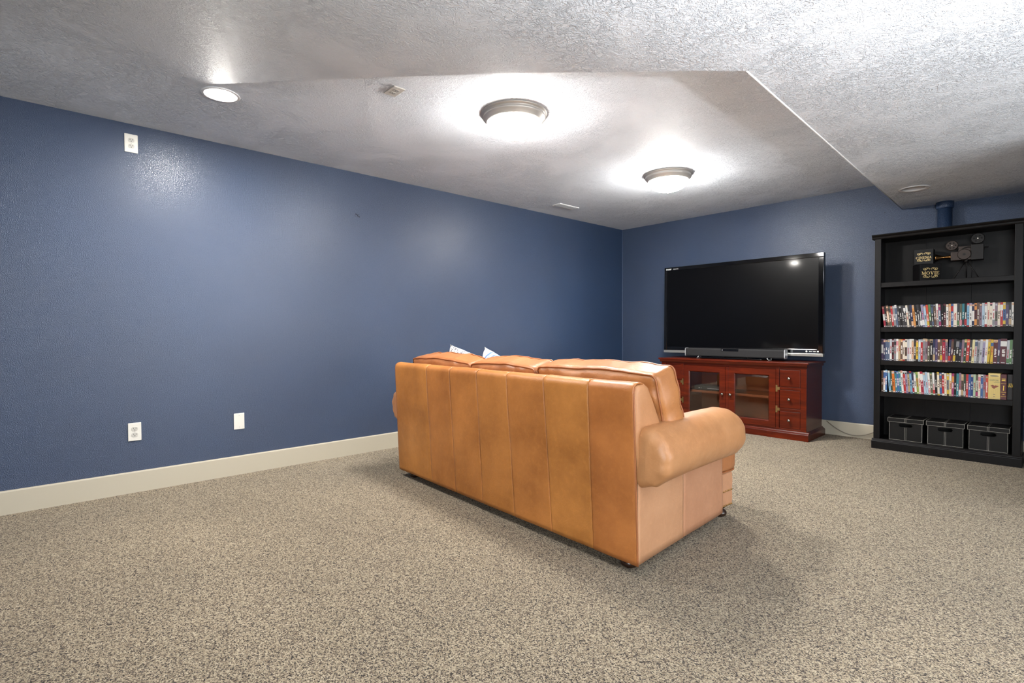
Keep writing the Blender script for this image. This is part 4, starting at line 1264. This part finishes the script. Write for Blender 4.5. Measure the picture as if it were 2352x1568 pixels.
MB().lathe([(0.0, 0.008), (0.006, 0.008), (0.006, -0.020)], (0.128, 0.0, 0.255), 12, 'x').build('eyepiece', I2, fc)
MB().lathe([(0.014, 0.142), (0.018, 0.152), (0.018, 0.160)], (0, 0, 0), 16).build('tripod_head', I2, fc)
for a in (R(205), R(335), R(90)):
    MB().tube([(0.008 * math.cos(a), 0.008 * math.sin(a), 0.148), (0.088 * math.cos(a), 0.070 * math.sin(a), 0.004)], 0.004, 8).build('tripod_leg', I2, fc, smooth=True)

# ------------------------------------------------------------------ storage boxes on the bottom shelf
def storage_box(label, x0, x1, rz):
    w = (x1 - x0) / 2
    t = thing('storage_box', label, 'storage box', ((x0 + x1) / 2, -0.372, 0.086), R(rz), 'black stitched boxes on the bottom shelf')
    L, ST_ = 'box_leatherette', 'white_stitch'
    bw_, hb, dpt = w - 0.010, 0.165, 0.225
    # front wall with a real hand hole
    bm = bmesh.new()
    def loop(ps):
        v_ = [bm.verts.new(p) for p in ps]; return [bm.edges.new((v_[i], v_[(i + 1) % len(v_)])) for i in range(len(v_))]
    hx, hz, hr = 0.033, 0.135, 0.0155
    es = loop([(-bw_, 0.008, 0.0), (bw_, 0.008, 0.0), (bw_, 0.008, hb), (-bw_, 0.008, hb)])
    hole = [(s_ * hx + hr * math.cos(R(a)), 0.008, hz + hr * math.sin(R(a))) for s_, a in [(1, -90 + 22.5 * i) for i in range(9)] + [(-1, 90 + 22.5 * i) for i in range(9)]]
    es += loop(hole)
    bmesh.ops.triangle_fill(bm, use_beauty=True, edges=es)
    me = bpy.data.meshes.new('front_wall'); bm.to_mesh(me); bm.free(); me.materials.append(MATS[L])
    fo = bpy.data.objects.new('front_wall', me); COL.objects.link(fo); fo.parent = t
    sol = fo.modifiers.new('solid', 'SOLIDIFY'); sol.thickness = 0.003; sol.offset = 0
    mb = MB(); mb.box(-bw_, -bw_ + .003, .010, dpt, 0, hb); mb.box(bw_ - .003, bw_, .010, dpt, 0, hb); mb.box(-bw_, bw_, dpt - .003, dpt, 0, hb); mb.box(-bw_, bw_, .010, dpt, 0, .003)
    mb.build('carton', L, t)
    ld = MB(); ld.box(-w, w, 0.0, dpt + 0.006, 0.193, 0.197); ld.box(-w, w, 0.0, 0.003, 0.158, 0.193); ld.box(-w, w, dpt + .003, dpt + .006, 0.158, 0.193)
    ld.box(-w, -w + .003, 0.003, dpt + .003, 0.158, 0.193); ld.box(w - .003, w, 0.003, dpt + .003, 0.158, 0.193)
    lid = ld.build('lid', L, t)
    s = 0.0013
    q = MB()
    def hl(x0_, x1_, z): q.box(x0_, x1_, -0.0009, 0.0, z - s / 2, z + s / 2)
    def vl(x, z0_, z1_): q.box(x - s / 2, x + s / 2, -0.0009, 0.0, z0_, z1_)
    hl(-w + .003, w - .003, 0.1605); hl(-w + .003, w - .003, 0.1945)
    for x in (-w + .003, w - .003, -0.0045, 0.0045): vl(x, 0.1605, 0.1945)
    for x in (-0.0045, 0.0045): q.box(x - s / 2, x + s / 2, 0.003, dpt, 0.197, 0.1978)
    for x in (-w + .003, w - .003): q.box(x - s / 2, x + s / 2, 0.003, dpt, 0.197, 0.1978)
    q.build('lid_stitching', ST_, lid)
    q = MB(); off = 0.0062
    def hl2(x0_, x1_, z): q.box(x0_, x1_, off - 0.0006, off + 0.0004, z - s / 2, z + s / 2)
    def vl2(x, z0_, z1_): q.box(x - s / 2, x + s / 2, off - 0.0006, off + 0.0004, z0_, z1_)
    hl2(-bw_ + .003, bw_ - .003, 0.004)
    for x in (-bw_ + .003, bw_ - .003): vl2(x, 0.004, 0.158)
    for x in (-0.0045, 0.0045): vl2(x, 0.004, 0.117)
    q.build('stitching', ST_, fo)
    path = [(x, 0.0055, z) for x, _, z in hole]
    MB().tube(path, 0.002, 6, True).build('handle_rim', L, fo, smooth=True)
storage_box('black stitched storage box, left of the three on the bottom shelf', 3.100, 3.357, 0)
storage_box('black stitched storage box in the middle of the bottom shelf', 3.370, 3.624, 0)
storage_box('black stitched storage box, right of the three on the bottom shelf', 3.636, 3.890, 0)
